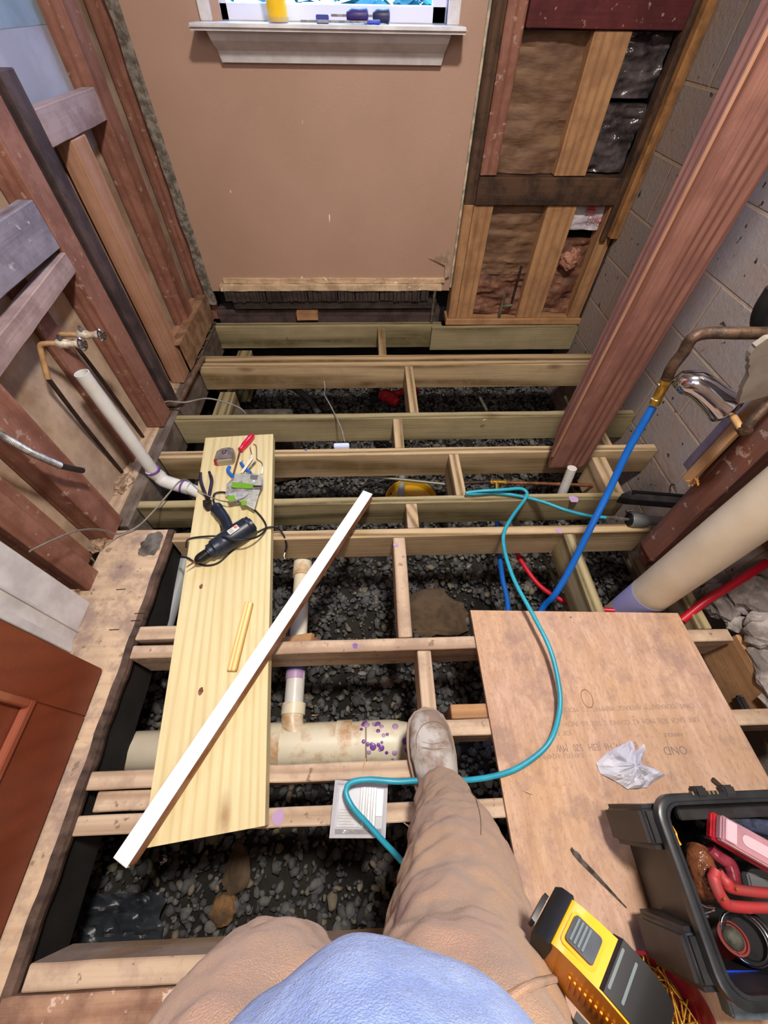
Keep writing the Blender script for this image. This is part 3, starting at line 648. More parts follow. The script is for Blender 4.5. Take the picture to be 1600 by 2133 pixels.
for i,(px,py) in enumerate(((252,1228),(290,1278),(283,1293),(238,1312))):
    p=at(px,py,z=.005);tube('nail',[(p.x-.014,p.y,.006),(p.x+.014,p.y+.001,.006)],.0013,RST2,n=2,seg=6,label='rusty loose nail on the stained subfloor strip, '+('farthest, nearest the mortar smear','second, left of the edge','third, beside the splintered edge','nearest the door')[i],cat='nail',group='nails on the subfloor strip')
bx('rim_joist',-.74,-.715,-.55,.78,-.17,-.026,DARKV,label='dark rim joist under the stained subfloor strip',cat='joist')
# jamb and door
jb=bm=bmesh.new();cbox(bm,(-.905,.372,.003),(-.880,.525,2.1),.003)
j=obj('door_jamb',bm,WHT,label='white painted door jamb with scuffs at the left edge',cat='door jamb')
bm=bmesh.new();cbox(bm,(-.881,.372,.003),(-.872,.395,2.1),.002);cbox(bm,(-.881,.43,.003),(-.874,.437,2.1),.001);obj('door_stop',bm,WHT,j)
d=bpy.data.objects.new('door_1',None);COL.objects.link(d);d.location=(-.78,-.1,.012);d['kind']='structure'
DX=-.758;dy1=.322;dy0=-.50
def ring_frame(bm,y0,y1,z0,z1,w,x0,x1):
    for lo,hi in (((x0,y0,z0),(x1,y1,z0+w)),((x0,y0,z1-w),(x1,y1,z1)),((x0,y0,z0+w),(x1,y0+w,z1-w)),((x0,y1-w,z0+w),(x1,y1,z1-w))): cbox(bm,lo,hi,.002,2)
bm=bmesh.new()
cbox(bm,(DX-.036,dy1-.12,.012),(DX,dy1,2.0),.003,2,1);cbox(bm,(DX-.036,dy0,.012),(DX,dy0+.12,2.0),.003,2)
cbox(bm,(DX-.036,dy0+.12,.012),(DX,dy1-.12,.20),.002);cbox(bm,(DX-.036,dy0+.12,.85),(DX,dy1-.12,.98),.002);cbox(bm,(DX-.036,dy0+.12,1.88),(DX,dy1-.12,2.),.002)
obj('door_stiles',bm,DOORM,d)
for z0,z1 in ((.20,.85),(.98,1.88)):
    bm=bmesh.new();cbox(bm,(DX-.028,dy0+.12,z0),(DX-.012,dy1-.12,z1),0)
    cbox(bm,(DX-.02,dy0+.17,z0+.05),(DX-.004,dy1-.17,z1-.05),.006,2);obj('door_panel',bm,DOORM,d)
    bm=bmesh.new();ring_frame(bm,dy0+.118,dy1-.118,z0-.002,z1+.002,.016,DX-.012,DX+.006);obj('panel_moulding',bm,plain('glossy_moulding','#8c4a34',.25,coat=.4),d)
# ================================================================ PLUMBING LEFT
pv=thing('standpipe',at(325,985,z=0),'white open topped plastic standpipe leaning against the left wall with elbow','pipe')
top=at(170,777,Y=1.065);bot=at(322,985,z=0.01);dr=(top-bot).normalized()
obj('upright_pipe',pipe(bmesh.new(),bot,top,.0215,.018,28),PVC,pv,smooth=True)
e1=at(345,1003,z=-.03);e2=at(395,1018,z=-.05);e3=at(440,1040,z=-.08)
obj('elbow',sweep(bmesh.new(),crv([bot+dr*.02,bot,bot-dr*.02+Vector((.008,0,0)),e1,e2]),.026,18),PVC,pv,smooth=True)
obj('outlet_pipe',pipe(bmesh.new(),e2,e3+Vector((.1,-.03,-.03)),.0235),PVC,pv,smooth=True)
obj('primer_ring',pipe(bmesh.new(),bot+dr*.012,bot+dr*.020,.0272),PUR,pv,smooth=True)
tq=(e2-e1).normalized();obj('primer_ring',pipe(bmesh.new(),e2-tq*.030,e2-tq*.022,.0275),PUR,pv,smooth=True)
def valve(pts,ax,label,lower):
    t=thing('shutoff_valve',pts[0],label,'valve')
    tube('copper_elbow',pts,.0075,TANP,parent=t,n=6)
    a=Vector(pts[-1]);ax=Vector(ax).normalized()
    bm=bmesh.new();lathe(bm,a,[(.010,0),(.0125,.004),(.0125,.03),(.009,.034),(.009,.05),(.0115,.052),(.0115,.06)],14,ax);vb=obj('valve_body',bm,plain('limescaled_valve','#a0907c',.6,.3,'#d0c4b4',60),t,smooth=True)
    bm=bmesh.new();lathe(bm,a+ax*.018+Vector((0,0,.008)),[(.006,0),(.006,.012),(.0045,.013),(.004,.018)],12);obj('packing_nut',bm,CHD,vb,smooth=True)
    bm=bmesh.new();lathe(bm,a+ax*.062,[(.006,0),(.017,.003),(.019,.007),(.015,.012),(.005,.014)],20,ax);obj('handle',bm,CHR,vb,smooth=True)
    tube('riser',lower,.0065,BKP,parent=t,n=4)
v1=at(85,725,X=-.93);
b1_=at(98,790,X=-.925)
valve([at(100,790,X=-.93),at(90,750,X=-.925),at(84,722,X=-.92),at(95,716,X=-.905),at(118,716,X=-.885)],(1,.05,-.05),'nearer chrome handled shutoff valve on a tan elbow at the left wall',[at(100,788,X=-.93),at(170,880,X=-.95),at(258,988,z=.0)])
valve([at(140,725,X=-.96),at(126,704,X=-.94),at(128,697,X=-.92),at(140,697,X=-.905),at(162,697,X=-.885)],(1,.05,-.05),'farther shutoff valve with green tinted handle at the left wall',[at(150,710,X=-.95),at(215,795,X=-.95),at(298,910,z=0)])
cd_=[at(-40,880,X=-.84),at(0,905,X=-.84),at(60,940,X=-.845),at(125,970,X=-.85)]
fc=thing('flex_conduit',cd_[0],'ribbed silver flexible conduit with black end sticking out at left','conduit')
P=crv(cd_,42);rr=[.0096 if i%2 else .0068 for i in range(len(P))]
obj('armour',sweep(bmesh.new(),P,rr,12),STL,fc)
obj('end_fitting',sweep(bmesh.new(),crv([at(125,970,X=-.85),at(150,976,X=-.85),at(172,980,X=-.848)]),.0085,12),BLK,fc,smooth=True)
# grey wires
tube('electric_cable',[at(62,1148,X=-.84),at(110,1125,X=-.84),at(160,1106,X=-.845),at(205,1103,X=-.85),at(245,1112,z=.03),at(285,1098,z=.02),at(320,1065,z=.03),at(350,1030,z=.035),at(372,1005,z=.04),at(390,1000,z=.06),at(415,1022,z=.055),at(445,1038,z=.065),at(475,1045,z=.078),at(505,1038,z=.075),at(520,1028,z=.066)],.0035,GRYW,sy=.6,label='grey flat cable curling from the door jamb across the plank',cat='cable')
tube('electric_cable',[at(292,882,z=.02),at(318,858,z=.03),at(345,837,z=.06),at(385,838,z=.06),at(430,830,z=.03),at(470,838,z=.0),at(500,850,z=-.02),at(512,862,z=-.05)],.0035,GRYW,label='thin grey cable over the far left joist ends',cat='cable')
wb=thing('junction_box',at(711,930,z=0),'small white blue electrical box with wire tail behind the fourth joist','electrical box')
p=at(712,926,z=.0);obj('box_cover',cb1((p.x-.032,1.193,-.03),(p.x+.032,1.215,.012),.003),plain('pale_blue_white_plastic','#c8d4f4',.4),wb)
tube('wire_tail',[at(718,920,z=.0),at(712,895,z=.01),at(700,868,z=.02),at(687,842,z=.01),at(676,822,z=.0),at(677,808,z=.03),at(675,794,z=.05)],.0028,GRYW,parent=wb)
# ================================================================ CRAWL SPACE
dp=thing('drain_pipe',at(700,1560,z=-.28),'big dirty cream drain pipe with wye fitting in the near bay','pipe')
zc=-.215;ya=.145;xe=-.33
obj('main_pipe',pipe(bmesh.new(),(-.85,ya,zc),(-.27,ya,zc),.053),PVE,dp,smooth=True)
obj('wye_hub',pipe(bmesh.new(),(-.335,ya,zc),(-.12,ya,zc),.060),PVD,dp,smooth=True)
obj('hub_collar',pipe(bmesh.new(),(-.335,ya,zc),(-.285,ya,zc),.063),PVD,dp,smooth=True)
obj('hub_collar',pipe(bmesh.new(),(-.122,ya,zc),(-.075,ya,zc),.0635),PVD,dp,smooth=True)
bm=sweep(bmesh.new(),crv([(-.08,ya,zc),(-.02,ya,zc),(.04,ya,zc),(.085,ya-.005,zc-.01),(.12,ya-.02,zc-.04),(.14,ya-.05,zc-.09)]),[.058,.06,.06,.058,.054,.05],24);obj('reducing_elbow',bm,PVD,dp,smooth=True)
obj('hub_collar',pipe(bmesh.new(),(-.035,ya,zc),(-.03,ya,zc),.0615),plain('dark_joint','#8c7a66',.6),dp,smooth=True)
v0=Vector((-.262,.40,-.185));v1=Vector((-.258,.235,-.190))
bm=sweep(bmesh.new(),crv([v1,v1+Vector((0,-.03,0)),(-.245,.17,-.195),(-.215,.145,-.2),(-.18,.135,zc)]),.033,22);obj('sweep_branch',bm,PVD,dp,smooth=True)
swb=bpy.data.objects['sweep_branch'];obj('branch_collar',pipe(bmesh.new(),v1+Vector((0,.02,0)),v1+Vector((0,-.012,0)),.037),PVD,swb,smooth=True)
rsp=obj('riser_pipe',pipe(bmesh.new(),v1,v0,.030),PVC,dp,smooth=True)
obj('primer_band',pipe(bmesh.new(),v0+Vector((0,-.075,0)),v0+Vector((0,-.045,0)),.0306),PUL,rsp,smooth=True)
obj('primer_band',pipe(bmesh.new(),v0+Vector((0,-.05,0)),v0+Vector((0,-.035,0)),.0312),BLP,rsp,smooth=True)
obj('coupling',pipe(bmesh.new(),v0+Vector((0,-.02,0)),v0+Vector((0,.02,0)),.035),BLP,dp,smooth=True)
obj('long_pipe',pipe(bmesh.new(),v0,(-.272,.72,-.175),.0295),PVD,dp,smooth=True)
obj('end_coupling',pipe(bmesh.new(),(-.2715,.69,-.175),(-.273,.755,-.175),.035,.029),PVD,dp,smooth=True)
for i in range(30):
    a=random.uniform(-.9,1.0);x=random.uniform(-.10,.10);r=.0612
    nx=Vector((0,math.sin(a),math.cos(a)));c=Vector((x,ya,zc))+nx*r
    bm=bmesh.new();rr=random.uniform(.004,.011)
    bmesh.ops.create_icosphere(bm,subdivisions=2,radius=rr)
    for v in bm.verts:
        q=v.co;v.co=q-nx*q.dot(nx)*.75+c
    obj('primer_drip',bm,PUR if i%3 else PUL,dp,smooth=True)
pm_=thing('grey_drain',at(360,1240,z=-.2),'grey plastic pipe in the dark gap left of the plank','pipe')
obj('pipe_body',pipe(bmesh.new(),at(392,1150,z=-.13),at(338,1330,z=-.2),.024),PVG,pm_,smooth=True)
obj('wet_wood_chunk',cb1((-.36,.46,-.42),(-.22,.53,-.38),.006),RST,label='reddish wood scrap lying beside the cream vertical pipe',cat='wood scrap')
p=at(620,1322,z=-.10);board('wood_scrap',(p.x-.05,.41,-.11),(p.x+.05,.42,-.10),.05,.02,YST,rag=.01,label='splintered brown wood scrap under the dusty joist by the pipe',cat='wood scrap')
# small pipes
tube('steel_pipe',[at(570,984,z=-.16),at(760,992,z=-.16),at(960,1012,z=-.16)],.007,plain('dull_steel_pipe','#7c7c70',.5,.5),label='long thin grey pipe under the fourth joist',cat='pipe')
tc=thing('brass_tee',at(1035,1004,z=-.1),'shiny brass tee fitting in the copper line below the hose','fitting')
tp=at(1035,1004,z=-.1)
obj('run',pipe(bmesh.new(),at(1021,1004,z=-.1),at(1052,1005,z=-.1),.0105),BRS,tc,smooth=True)
obj('branch',pipe(bmesh.new(),tp,at(1036,1028,z=-.1),.0095),BRS,tc,smooth=True)
for px in (1022,1049): obj('nut',pipe(bmesh.new(),at(px,1004,z=-.1),at(px+5,1004.3,z=-.1),.0135,None,6),BRS,tc)
tube('copper_pipe',[at(1053,1005,z=-.1),at(1180,1009,z=-.1),at(1285,1014,z=-.1)],.0075,COP,label='straight copper pipe running right from the brass tee',cat='pipe')
tube('copper_pipe',[at(965,1006,z=-.1),at(1021,1004,z=-.1)],.0075,BKP,label='dark short pipe joining the brass tee from the left',cat='pipe')
tube('copper_pipe',[at(1030,1026,z=-.02),at(1000,1030,z=.01),at(975,1032,z=.012)],.004,BRS,label='tiny branch tube hanging below the brass tee',cat='pipe')
for i,(a,b,l) in enumerate((((985,800),(1014,855),'greenish pipe in the far bay right of the blocking'),((1166,800),(1188,852),'greenish pipe near the right end of the far bay'),((1238,975),(1264,1032),'short grey green pipe behind the blue pipe'),((1133,1158),(1186,1278),'grey green pipe beside the red pipe loop'),((1300,1145),(1345,1262),'thin pipe in the dark bay under the dark post'))):
    tube('old_pipe',[at(*a,z=-.25),at(*b,z=-.25)],.0085,GRP,label=l,cat='pipe')
obj('vertical_pvc',pipe(bmesh.new(),at(1192,975,z=.01),at(1166,1040,z=-.16),.0185),PVC,label='short white plastic pipe beneath the rosy beam end',cat='pipe',smooth=True)
yb=thing('yellow_bucket',at(855,1020,z=-.42),'yellow plastic bucket lid lying on the gravel beyond the fifth joist','bucket')
c=at(856,1045,z=-.44);bm=bmesh.new();lathe(bm,(c.x,c.y,-.47),[(.12,0),(.125,.012),(.132,.05),(.134,.055),(.128,.055),(.12,.02),(.055,.016),(.05,.022),(.045,.016),(.001,.014)],36);obj('shell',bm,YELB,yb,smooth=True)
obj('plastic_stub',pipe(bmesh.new(),at(835,1040,z=-.44),at(838,985,z=-.44),.018),PVG,yb,smooth=True)
rt=thing('red_reciprocating_tool',at(810,838,z=-.42),'red and black power tool lying on the gravel in the third bay','power tool')
p=at(808,838,z=-.44);bm=bmesh.new();sweep(bm,crv([p+Vector((-.05,.02,.04)),p+Vector((.0,.0,.045)),p+Vector((.06,-.05,.03))]),[.03,.042,.04,.03],12);obj('body',bm,REDP,rt,smooth=True)
obj('battery',cb1(p+Vector((-.12,-.01,.0)),p+Vector((-.05,.05,.05)),.008),BLK,rt,smooth=True)
tube('handle',[p+Vector((.04,.03,.04)),p+Vector((.12,.06,.04)),p+Vector((.2,.07,.03))],.02,REDP,parent=rt)
tube('vent_hose',[at(600,800,z=-.3),at(640,828,z=-.35),at(665,862,z=-.4)],.02,plain('dark_grey_hose','#3c3c3e',.6),label='dark ribbed hose running down in the third bay',cat='hose')
tube('extension_cable',[at(745,1018,z=-.45),at(775,1005,z=-.44),at(800,1012,z=-.45),at(815,1030,z=-.45)],.006,BLKR,label='black cord loop on the gravel left of the yellow lid',cat='cord')
tube('flashlight',[at(780,915,z=-.42),at(800,920,z=-.42),at(815,928,z=-.4)],.012,BLKR,label='small black flashlight shaped rod under the third joist',cat='flashlight')
for i,(px,py,s,c_,l) in enumerate(((700,1080,.05,BLK,'dark'),)):
    pass
p=at(600,1000,z=-.42);board('crawl_lumber',p+Vector((-.15,.02,.0)),p+Vector((.10,.08,.0)),.06,.06,NOG,label='dark lumber offcut on the gravel below the fourth joist',cat='wood scrap')
bm=bmesh.new();cbox(bm,(-.74,1.5,-.5),(-.42,1.72,-.2),.01,1,4,.004);obj('concrete_pier',bm,plain('grey_pier','#5c5650',.95,0,'#3c3834',14,bs=.6),label='grey concrete pier in the dark third bay at left',cat='pier')
# dirt patch & rocks
def rock(px,py,s,mat,label,z=-.47,sq=(1,1,.5),name='rock',amp=.35):
    p=at(px,py,z=z);bm=bmesh.new();bmesh.ops.create_icosphere(bm,subdivisions=3,radius=s);sd=px*.1
    for v in bm.verts:
        q=v.co*(1+noise.fractal(v.co/s*1.2+Vector((sd,0,0)),1,2,4)*amp);v.co=Vector((q.x*sq[0],q.y*sq[1],q.z*sq[2]))+p
    return obj(name,bm,mat,label=label,cat='rock',smooth=False)
BRK=plain('brown_stone','#8a6640',.85,0,'#55402c',18,bs=.8);BRD=plain('brown_soil_patch','#5c4a38',.95,0,'#463829',14,bs=1)
rock(465,1895,.035,BRK,'brown stone lying on the gravel in the near pit')
rock(492,1815,.045,BRD,'flat muddy clod on the gravel in the near pit',sq=(.8,1.3,.25))
rock(905,1280,.13,BRD,'brown soil mound in the bay left of the plywood',sq=(1.1,.8,.16),z=-.475)
rock(340,1790,.012,CHR,'shiny crumpled scrap under the end of the long trim stick',z=-.45)
# plastic sheet in near pit
bm=bmesh.new();g=[]
for i in range(25):
    row=[]
    for j in range(20):
        u=i/24;v=j/19;q=at(170+u*165+(1-v)*30*0,1860+v*130,z=-.42);row.append(bm.verts.new((q.x+noise.noise(Vector((v*4,0,0)))*.02,q.y,-.44+.05*(1-u)*.8+abs(noise.fractal(Vector((u*3,v*3,1)),1,2,4))*.03)))
    g.append(row)
for i in range(24):
    for j in range(19): bm.faces.new((g[i][j],g[i+1][j],g[i+1][j+1],g[i][j+1]))
bmesh.ops.solidify(bm,geom=bm.faces[:],thickness=.003)
obj('vapour_barrier',bm,plain('grey_poly_sheet','#4c5158',.3,0,'#33373d',9,alpha=.95),label='grey plastic vapour sheet in the left corner of the near pit',cat='plastic sheet',smooth=True)
# ================================================================ RIGHT SIDE
# rosy beam: sawn end hanging just above joists
yB=1.07
bmq=bmesh.new();RR=[]
ztop=2.4;zl=[-.005,.01,.03,.06,.10,.16,.25,.4,.6,.8,1.0,1.3,1.8,2.4]
for i,z in enumerate(zl):
    tp_=max(0,1-z/.14)*.055
    j_=noise.noise(Vector((z*7,1,0)))*.003
    x0=.722+j_;x1=.868+j_*.5-(0.012 if z<.0 else 0)
    RR.append([Vector((x0,yB,z)),Vector((x1,yB,z)),Vector((x1,yB+.075,z)),Vector((x0+.006,yB+.075-tp_,z)),Vector((x0,yB+.07-tp_,z))])
rings(bmq,RR);bmesh.ops.bevel(bmq,geom=[e for e in bmq.edges if abs(e.verts[0].co.z-e.verts[1].co.z)>.005],offset=.002,segments=1,affect='EDGES')
M=Matrix(((0,0,1,0),(1,0,0,0),(0,1,0,0),(0,0,0,1)))  # grain along z: local X = world Z
def vertical_grain(name,bm,mat,loc,**k):
    """mesh whose local X axis points up, so the grain runs upward"""
    A=Matrix.Translation(loc)@Matrix(((0,0,1,0),(1,0,0,0),(0,1,0,0),(0,0,0,1))).to_4x4()
    A=Matrix.Translation(loc)@Matrix(((0,1,0),(0,0,1),(1,0,0))).to_4x4()
    bm.transform(A.inverted());o=obj(name,bm,mat,recenter=False,**k);o.matrix_world=A;return o
bmain=vertical_grain('sawn_post',bmq,BMF,Vector((.8,yB+.03,0)),label='big rosy brown sawn post hanging over the joists with splintered lower end',cat='post')
bm=bmesh.new();cbox(bm,(.716,yB+.004,.05),(.7225,yB+.011,2.4),.0008);o=vertical_grain('pale_edge_strip',bm,LST,Vector((.72,yB,.3)));o.parent=bmain;o.matrix_parent_inverse=world_of(bmain).inverted()
# dark post 2
RR=[]
for i,z in enumerate((.0,.02,.05,.1,.18,.3,.45,.6,.9,1.4,2.4)):
    j_=noise.noise(Vector((z*5,4,0)))*.006;k_=-.012 if z<.03 else 0;bt=.02 if z<.32 else 0
    x0=.905-.05*min(z,1)/.6*.6+j_;y0=.595;y1=.665-bt*.5
    RR.append([Vector((x0-k_,y0-k_,z)),Vector((x0+.085,y0+.02,z)),Vector((x0+.085,y1+.05,z)),Vector((x0+.02,y1+.035,z)),Vector((x0-k_-bt*.2,y1,z))])
bm=bmesh.new();rings(bm,RR);bmesh.ops.bevel(bm,geom=[e for e in bm.edges if abs(e.verts[0].co.z-e.verts[1].co.z)>.012],offset=.004,segments=2,affect='EDGES')
po=vertical_grain('rotten_post',bm,P2M,Vector((.94,.64,0)),label='dark brown weathered post with rounded rotten foot at right',cat='post')
bm=bmesh.new()
for i in range(14):
    c=at(1445+random.uniform(-9,12),1008+random.uniform(-8,8),X=.87);dd=Vector((random.uniform(-.5,.2),random.uniform(-.2,1),random.uniform(-.1,.8))).normalized()
    sweep(bm,[c,c+dd*.02],[.0018,.0005],5)
o=obj('splinters',bm,plain('fresh_splinter','#c98a4c',.7));o.parent=po;o.matrix_parent_inverse=world_of(po).inverted()
q0=at(1440,1010,X=.885);q1=at(1640,838,X=.885)
board('furring_strip',(.868,.682,q0.z+.012),(.852,.682,2.0),.014,.03,wood('honey_strip','#b58c5c','#86603c',.4,'#9a8478',.4),(0,1,0),label='honey coloured strip nailed along the dark weathered post',cat='board')
board('furring_strip',(.872,.713,q0.z+.03),(.856,.713,2.0),.014,.028,GRB,(0,1,0),label='grey strip directly behind the honey coloured strip on the post',cat='board')
# large white vent pipe
lv=thing('vent_stack',(.905,.50,-.2),'thick cream plastic stack pipe rising beside the plywood at right','pipe')
cxp=.885;cyp=.505
obj('pipe_wall',pipe(bmesh.new(),(cxp,cyp,-.45),(cxp,cyp,2.4),.057,.05,40),PVE,lv,smooth=True)
obj('primer_patch',pipe(bmesh.new(),(cxp,cyp,-.12),(cxp,cyp,.006),.0574,None,40),plain('pale_lavender_primer','#a9a6d6',.4),lv,smooth=True)
# red pex
tube('red_pex_pipe',[at(1055,1095,z=-.2),at(1072,1140,z=-.2),at(1090,1175,z=-.2),at(1130,1225,z=-.2),at(1200,1262,z=-.17),at(1290,1272,z=-.12),at(1380,1272,z=-.1)],.009,RED,label='red plastic pipe curving through the crawl space to the stack',cat='pipe')
tube('red_pex_pipe',[at(1420,1292,z=-.03),at(1470,1252,z=.02),at(1530,1215,z=.06),at(1600,1170,z=.1),at(1680,1110,z=.16)],.0125,RED,label='thick red pipe passing right of the cream stack over rubble',cat='pipe')
# rubble at right
for i,(px,py,s,z,sq) in enumerate(((1500,1255,.06,-.02,(1,1,.5)),(1570,1240,.07,.02,(1,1,.8)),(1590,1320,.06,.02,(1,.9,.7)),(1545,1300,.04,-.02,(1.2,.8,.5)),(1600,1400,.05,.0,(.7,1.4,.4)),(1480,1215,.035,-.03,(1,1,.6)),(1625,1480,.05,-.02,(.6,1.3,.4)),(1590,1180,.06,.0,(1,1,.8)))):
    pos=['left of the mortar crumbs','below the red pipe end','beside the brown stained board','next to the plywood far corner','at the right frame edge','just behind the cream stack','lowest at the right frame edge','highest below the dark brown ledge'][i]
    o=rock(px,py,s,CON,'broken grey masonry lump '+pos,z=z,sq=sq,name='masonry_lump',amp=.55)
p=at(1550,1025,Y=1.0);bx('wood_ledge',1.185,1.219,.35,.86,.15,.22,NOG,label='dark brown ledge board low against the block wall',cat='board')
obj('poly_scrap',cb1(at(1570,1460,z=-.1)-Vector((.05,.03,.01)),at(1600,1470,z=-.1)+Vector((.03,.03,.01)),.006),BLK,label='black plastic scrap in the gap at the right frame edge',cat='plastic scrap')
# nailer
ng=thing('nail_gun',at(1340,1060,z=0),'black and grey air nailer lying across the joists at right','nail gun')
a=at(1285,1033,z=.03);b=at(1425,1045,z=.05)
M=frame((a+b)/2,(b-a),(0,0,1));L=(b-a).length
prism(bm:=bmesh.new(),[(-L/2,-.018),(-L/2+.012,.0),(-L/2+.05,.022),(L/2,.022),(L/2,-.022),(-L/2+.03,-.024)],.03,M@Matrix.Translation((0,0,-.015)),.003);obj('magazine',bm,BLK,ng,smooth=True)
prism(bm:=bmesh.new(),[(-L/2+.045,-.004),(-L/2+.05,.018),(L/2,.018),(L/2,.008),(-L/2+.06,.006)],.006,M@Matrix.Translation((0,0,.014)),.001);obj('magazine_rail',bm,plain('gloss_black_rail','#0e0e12',.12,.3),ng,smooth=True)
a=at(1310,1082,z=.02);b=at(1345,1084,z=.02);d_=(b-a).normalized()
bm=bmesh.new();sweep(bm,[a,a+d_*.006,a+d_*.007,a+d_*.012,a+d_*.05,a+d_*.07,a+d_*.14],[.022,.024,.026,.027,.026,.018,.017],20);obj('handle_cap',bm,plain('grey_cast_aluminium','#8e9498',.4,.5),ng,smooth=True)
bm=bmesh.new();sweep(bm,[a+d_*-.002,a+d_*.004],[.024,.024],20);obj('end_ring',bm,BLKR,ng,smooth=True)
f0=at(1262,1078,z=.02)
bm=bmesh.new();sweep(bm,[f0,f0+d_*.02,f0+d_*.021,f0+d_*.035,f0+d_*.036,a],[.007,.007,.009,.009,.0055,.0055],12);obj('air_coupler',bm,STL,ng,smooth=True)
bm=bmesh.new();sweep(bm,[at(1304,1066,z=.05),at(1318,1064,z=.055)],[.006,.004],10);obj('latch',bm,CHR,ng,smooth=True)
tube('hook',[at(1395,1028,z=.06),at(1397,1012,z=.07),at(1404,1010,z=.07),at(1408,1025,z=.06)],.003,BLK,parent=ng,n=4,seg=8)
p=at(1465,1125,z=.0);bm=bmesh.new();lathe(bm,p+Vector((0,.02,-.02)),[(.02,0),(.045,.005),(.05,.03),(.04,.045),(.01,.05)],24,(0,-.5,1));obj('rubber_plug',bm,BLKR,label='round black rubber cap between dark post and cream stack',cat='plug',smooth=True)
# ================================================================ HOSES
hz=.008
tube('air_hose',[f0,at(1225,1074,z=.015),at(1180,1063,z=.014),at(1130,1045,z=.014),at(1080,1033,z=.014),at(1030,1027,z=.016),at(985,1029,z=.02),at(972,1027,z=.024),at(1000,1023,z=.03),at(1050,1020,z=.04),at(1085,1018,z=.04),at(1098,1028,z=.035),at(1090,1045,z=.03),at(1068,1075,z=.028),at(1050,1110,z=.05),at(1052,1150,z=.06),at(1072,1210,z=.065),at(1110,1280,z=.07),at(1145,1350,z=.07),at(1163,1420,z=.06),at(1166,1480,z=.05),at(1145,1545,z=.03),at(1095,1590,z=.022),at(1040,1614,z=.022),at(970,1625,z=.03),at(900,1624,z=.05),at(830,1628,z=.06),at(770,1624,z=.06),at(732,1630,z=.06),at(721,1650,z=.06),at(735,1682,z=.06),at(765,1715,z=.05),at(798,1752,z=.04),at(835,1792,z=.02),at(880,1850,z=-.02)],.0062,TEAL,seg=14,n=10,label='teal rubber air hose looping over plywood, shoe and plastic case',cat='hose')
bt=at(1360,848,Y=.79);bp=[bt,at(1310,935,Y=.755),at(1265,1030,Y=.70),at(1225,1110,Y=.63),at(1185,1190,Y=.56),at(1155,1240,z=.0),at(1130,1268,z=-.06),Vector((.5,.40,-.14)),Vector((.445,.385,-.18)),at(1058,1262,z=-.2),at(1046,1200,z=-.2),at(1038,1130,z=-.2),at(1036,1085,z=-.22)]
tube('blue_pex_pipe',bp,.0098,BLU,seg=16,n=10,label='bright blue plastic water pipe dropping from the brass fitting under the plywood',cat='pipe')
sh=thing('shower_pipe',at(1460,700,Y=.8),'rusty bent iron water pipe with brass hose fitting at right','pipe')
fb=at(1387,795,Y=.8)
tube('iron_pipe',[fb,at(1400,765,Y=.8),at(1423,735,Y=.8),at(1442,705,Y=.8),at(1475,694,Y=.8),at(1540,694,Y=.78),at(1640,694,Y=.76)],.0128,RST2,parent=sh,seg=16)
bm=bmesh.new();dv=(bt-fb).normalized();sweep(bm,[fb-dv*.006,fb+dv*.004,fb+dv*.005,fb+dv*.02,fb+dv*.022,fb+dv*.045,fb+dv*.046,fb+dv*.06],[.0145,.0145,.0125,.0125,.0115,.0115,.0125,.0125],14);obj('brass_fitting',bm,BRS,sh,smooth=True)
for q in (fb+dv*.012,fb+dv*.05):
    bm=bmesh.new();bmesh.ops.create_icosphere(bm,subdivisions=2,radius=.004);bmesh.ops.translate(bm,verts=bm.verts,vec=q+Vector((-.014,0,.004)));obj('clamp_screw',bm,CHR,sh,smooth=True)
tb=at(1513,850,Y=.70);tt=at(1450,795,Y=.74)
ts=thing('tub_spout',tb,'chrome bathtub spout hanging on a copper stub at right','faucet')
dv=(tt-tb).normalized();Ld=(tt-tb).length;dn=Vector((-.25,.05,-1)).normalized()
bm=bmesh.new();pp=[tb,tb+dv*Ld*.1,tb+dv*Ld*.4,tb+dv*Ld*.75,tb+dv*Ld*1.02+dn*.004,tb+dv*Ld*1.18+dn*.016,tb+dv*Ld*1.22+dn*.032]
sweep(bm,pp[::-1],[.022,.027,.030,.030,.031,.035,.038],26,cap=False)
r_=bm.verts[:] ;obj('spout_shell',bm,CHR,ts,smooth=True);bpy.data.objects['spout_shell'].modifiers.new('s','SOLIDIFY').thickness=.0025
bm=bmesh.new();sweep(bm,[tb+dv*.012,tb+dv*.013],[.033,.033],26);obj('spout_inside',bm,BLKR,ts,smooth=True)
bm=bmesh.new();sweep(bm,[pp[-1]-dn*.006,pp[-1]-dn*.005],[.016,.016],20);obj('outlet_screen',bm,BLKR,ts,smooth=True)
e_=at(1543,893,Y=.63)
tube('copper_stub',[tb+dv*.03,tb-dv*.0,at(1530,872,Y=.66),e_],.0075,TANP,parent=ts,n=4)
tube('iron_elbow',[e_+Vector((-.003,.003,.003)),e_+Vector((.012,-.004,-.004)),at(1562,880,Y=.63),at(1640,805,Y=.66)],[.0105,.012,.0105,.0105],RST2,parent=ts,n=5)
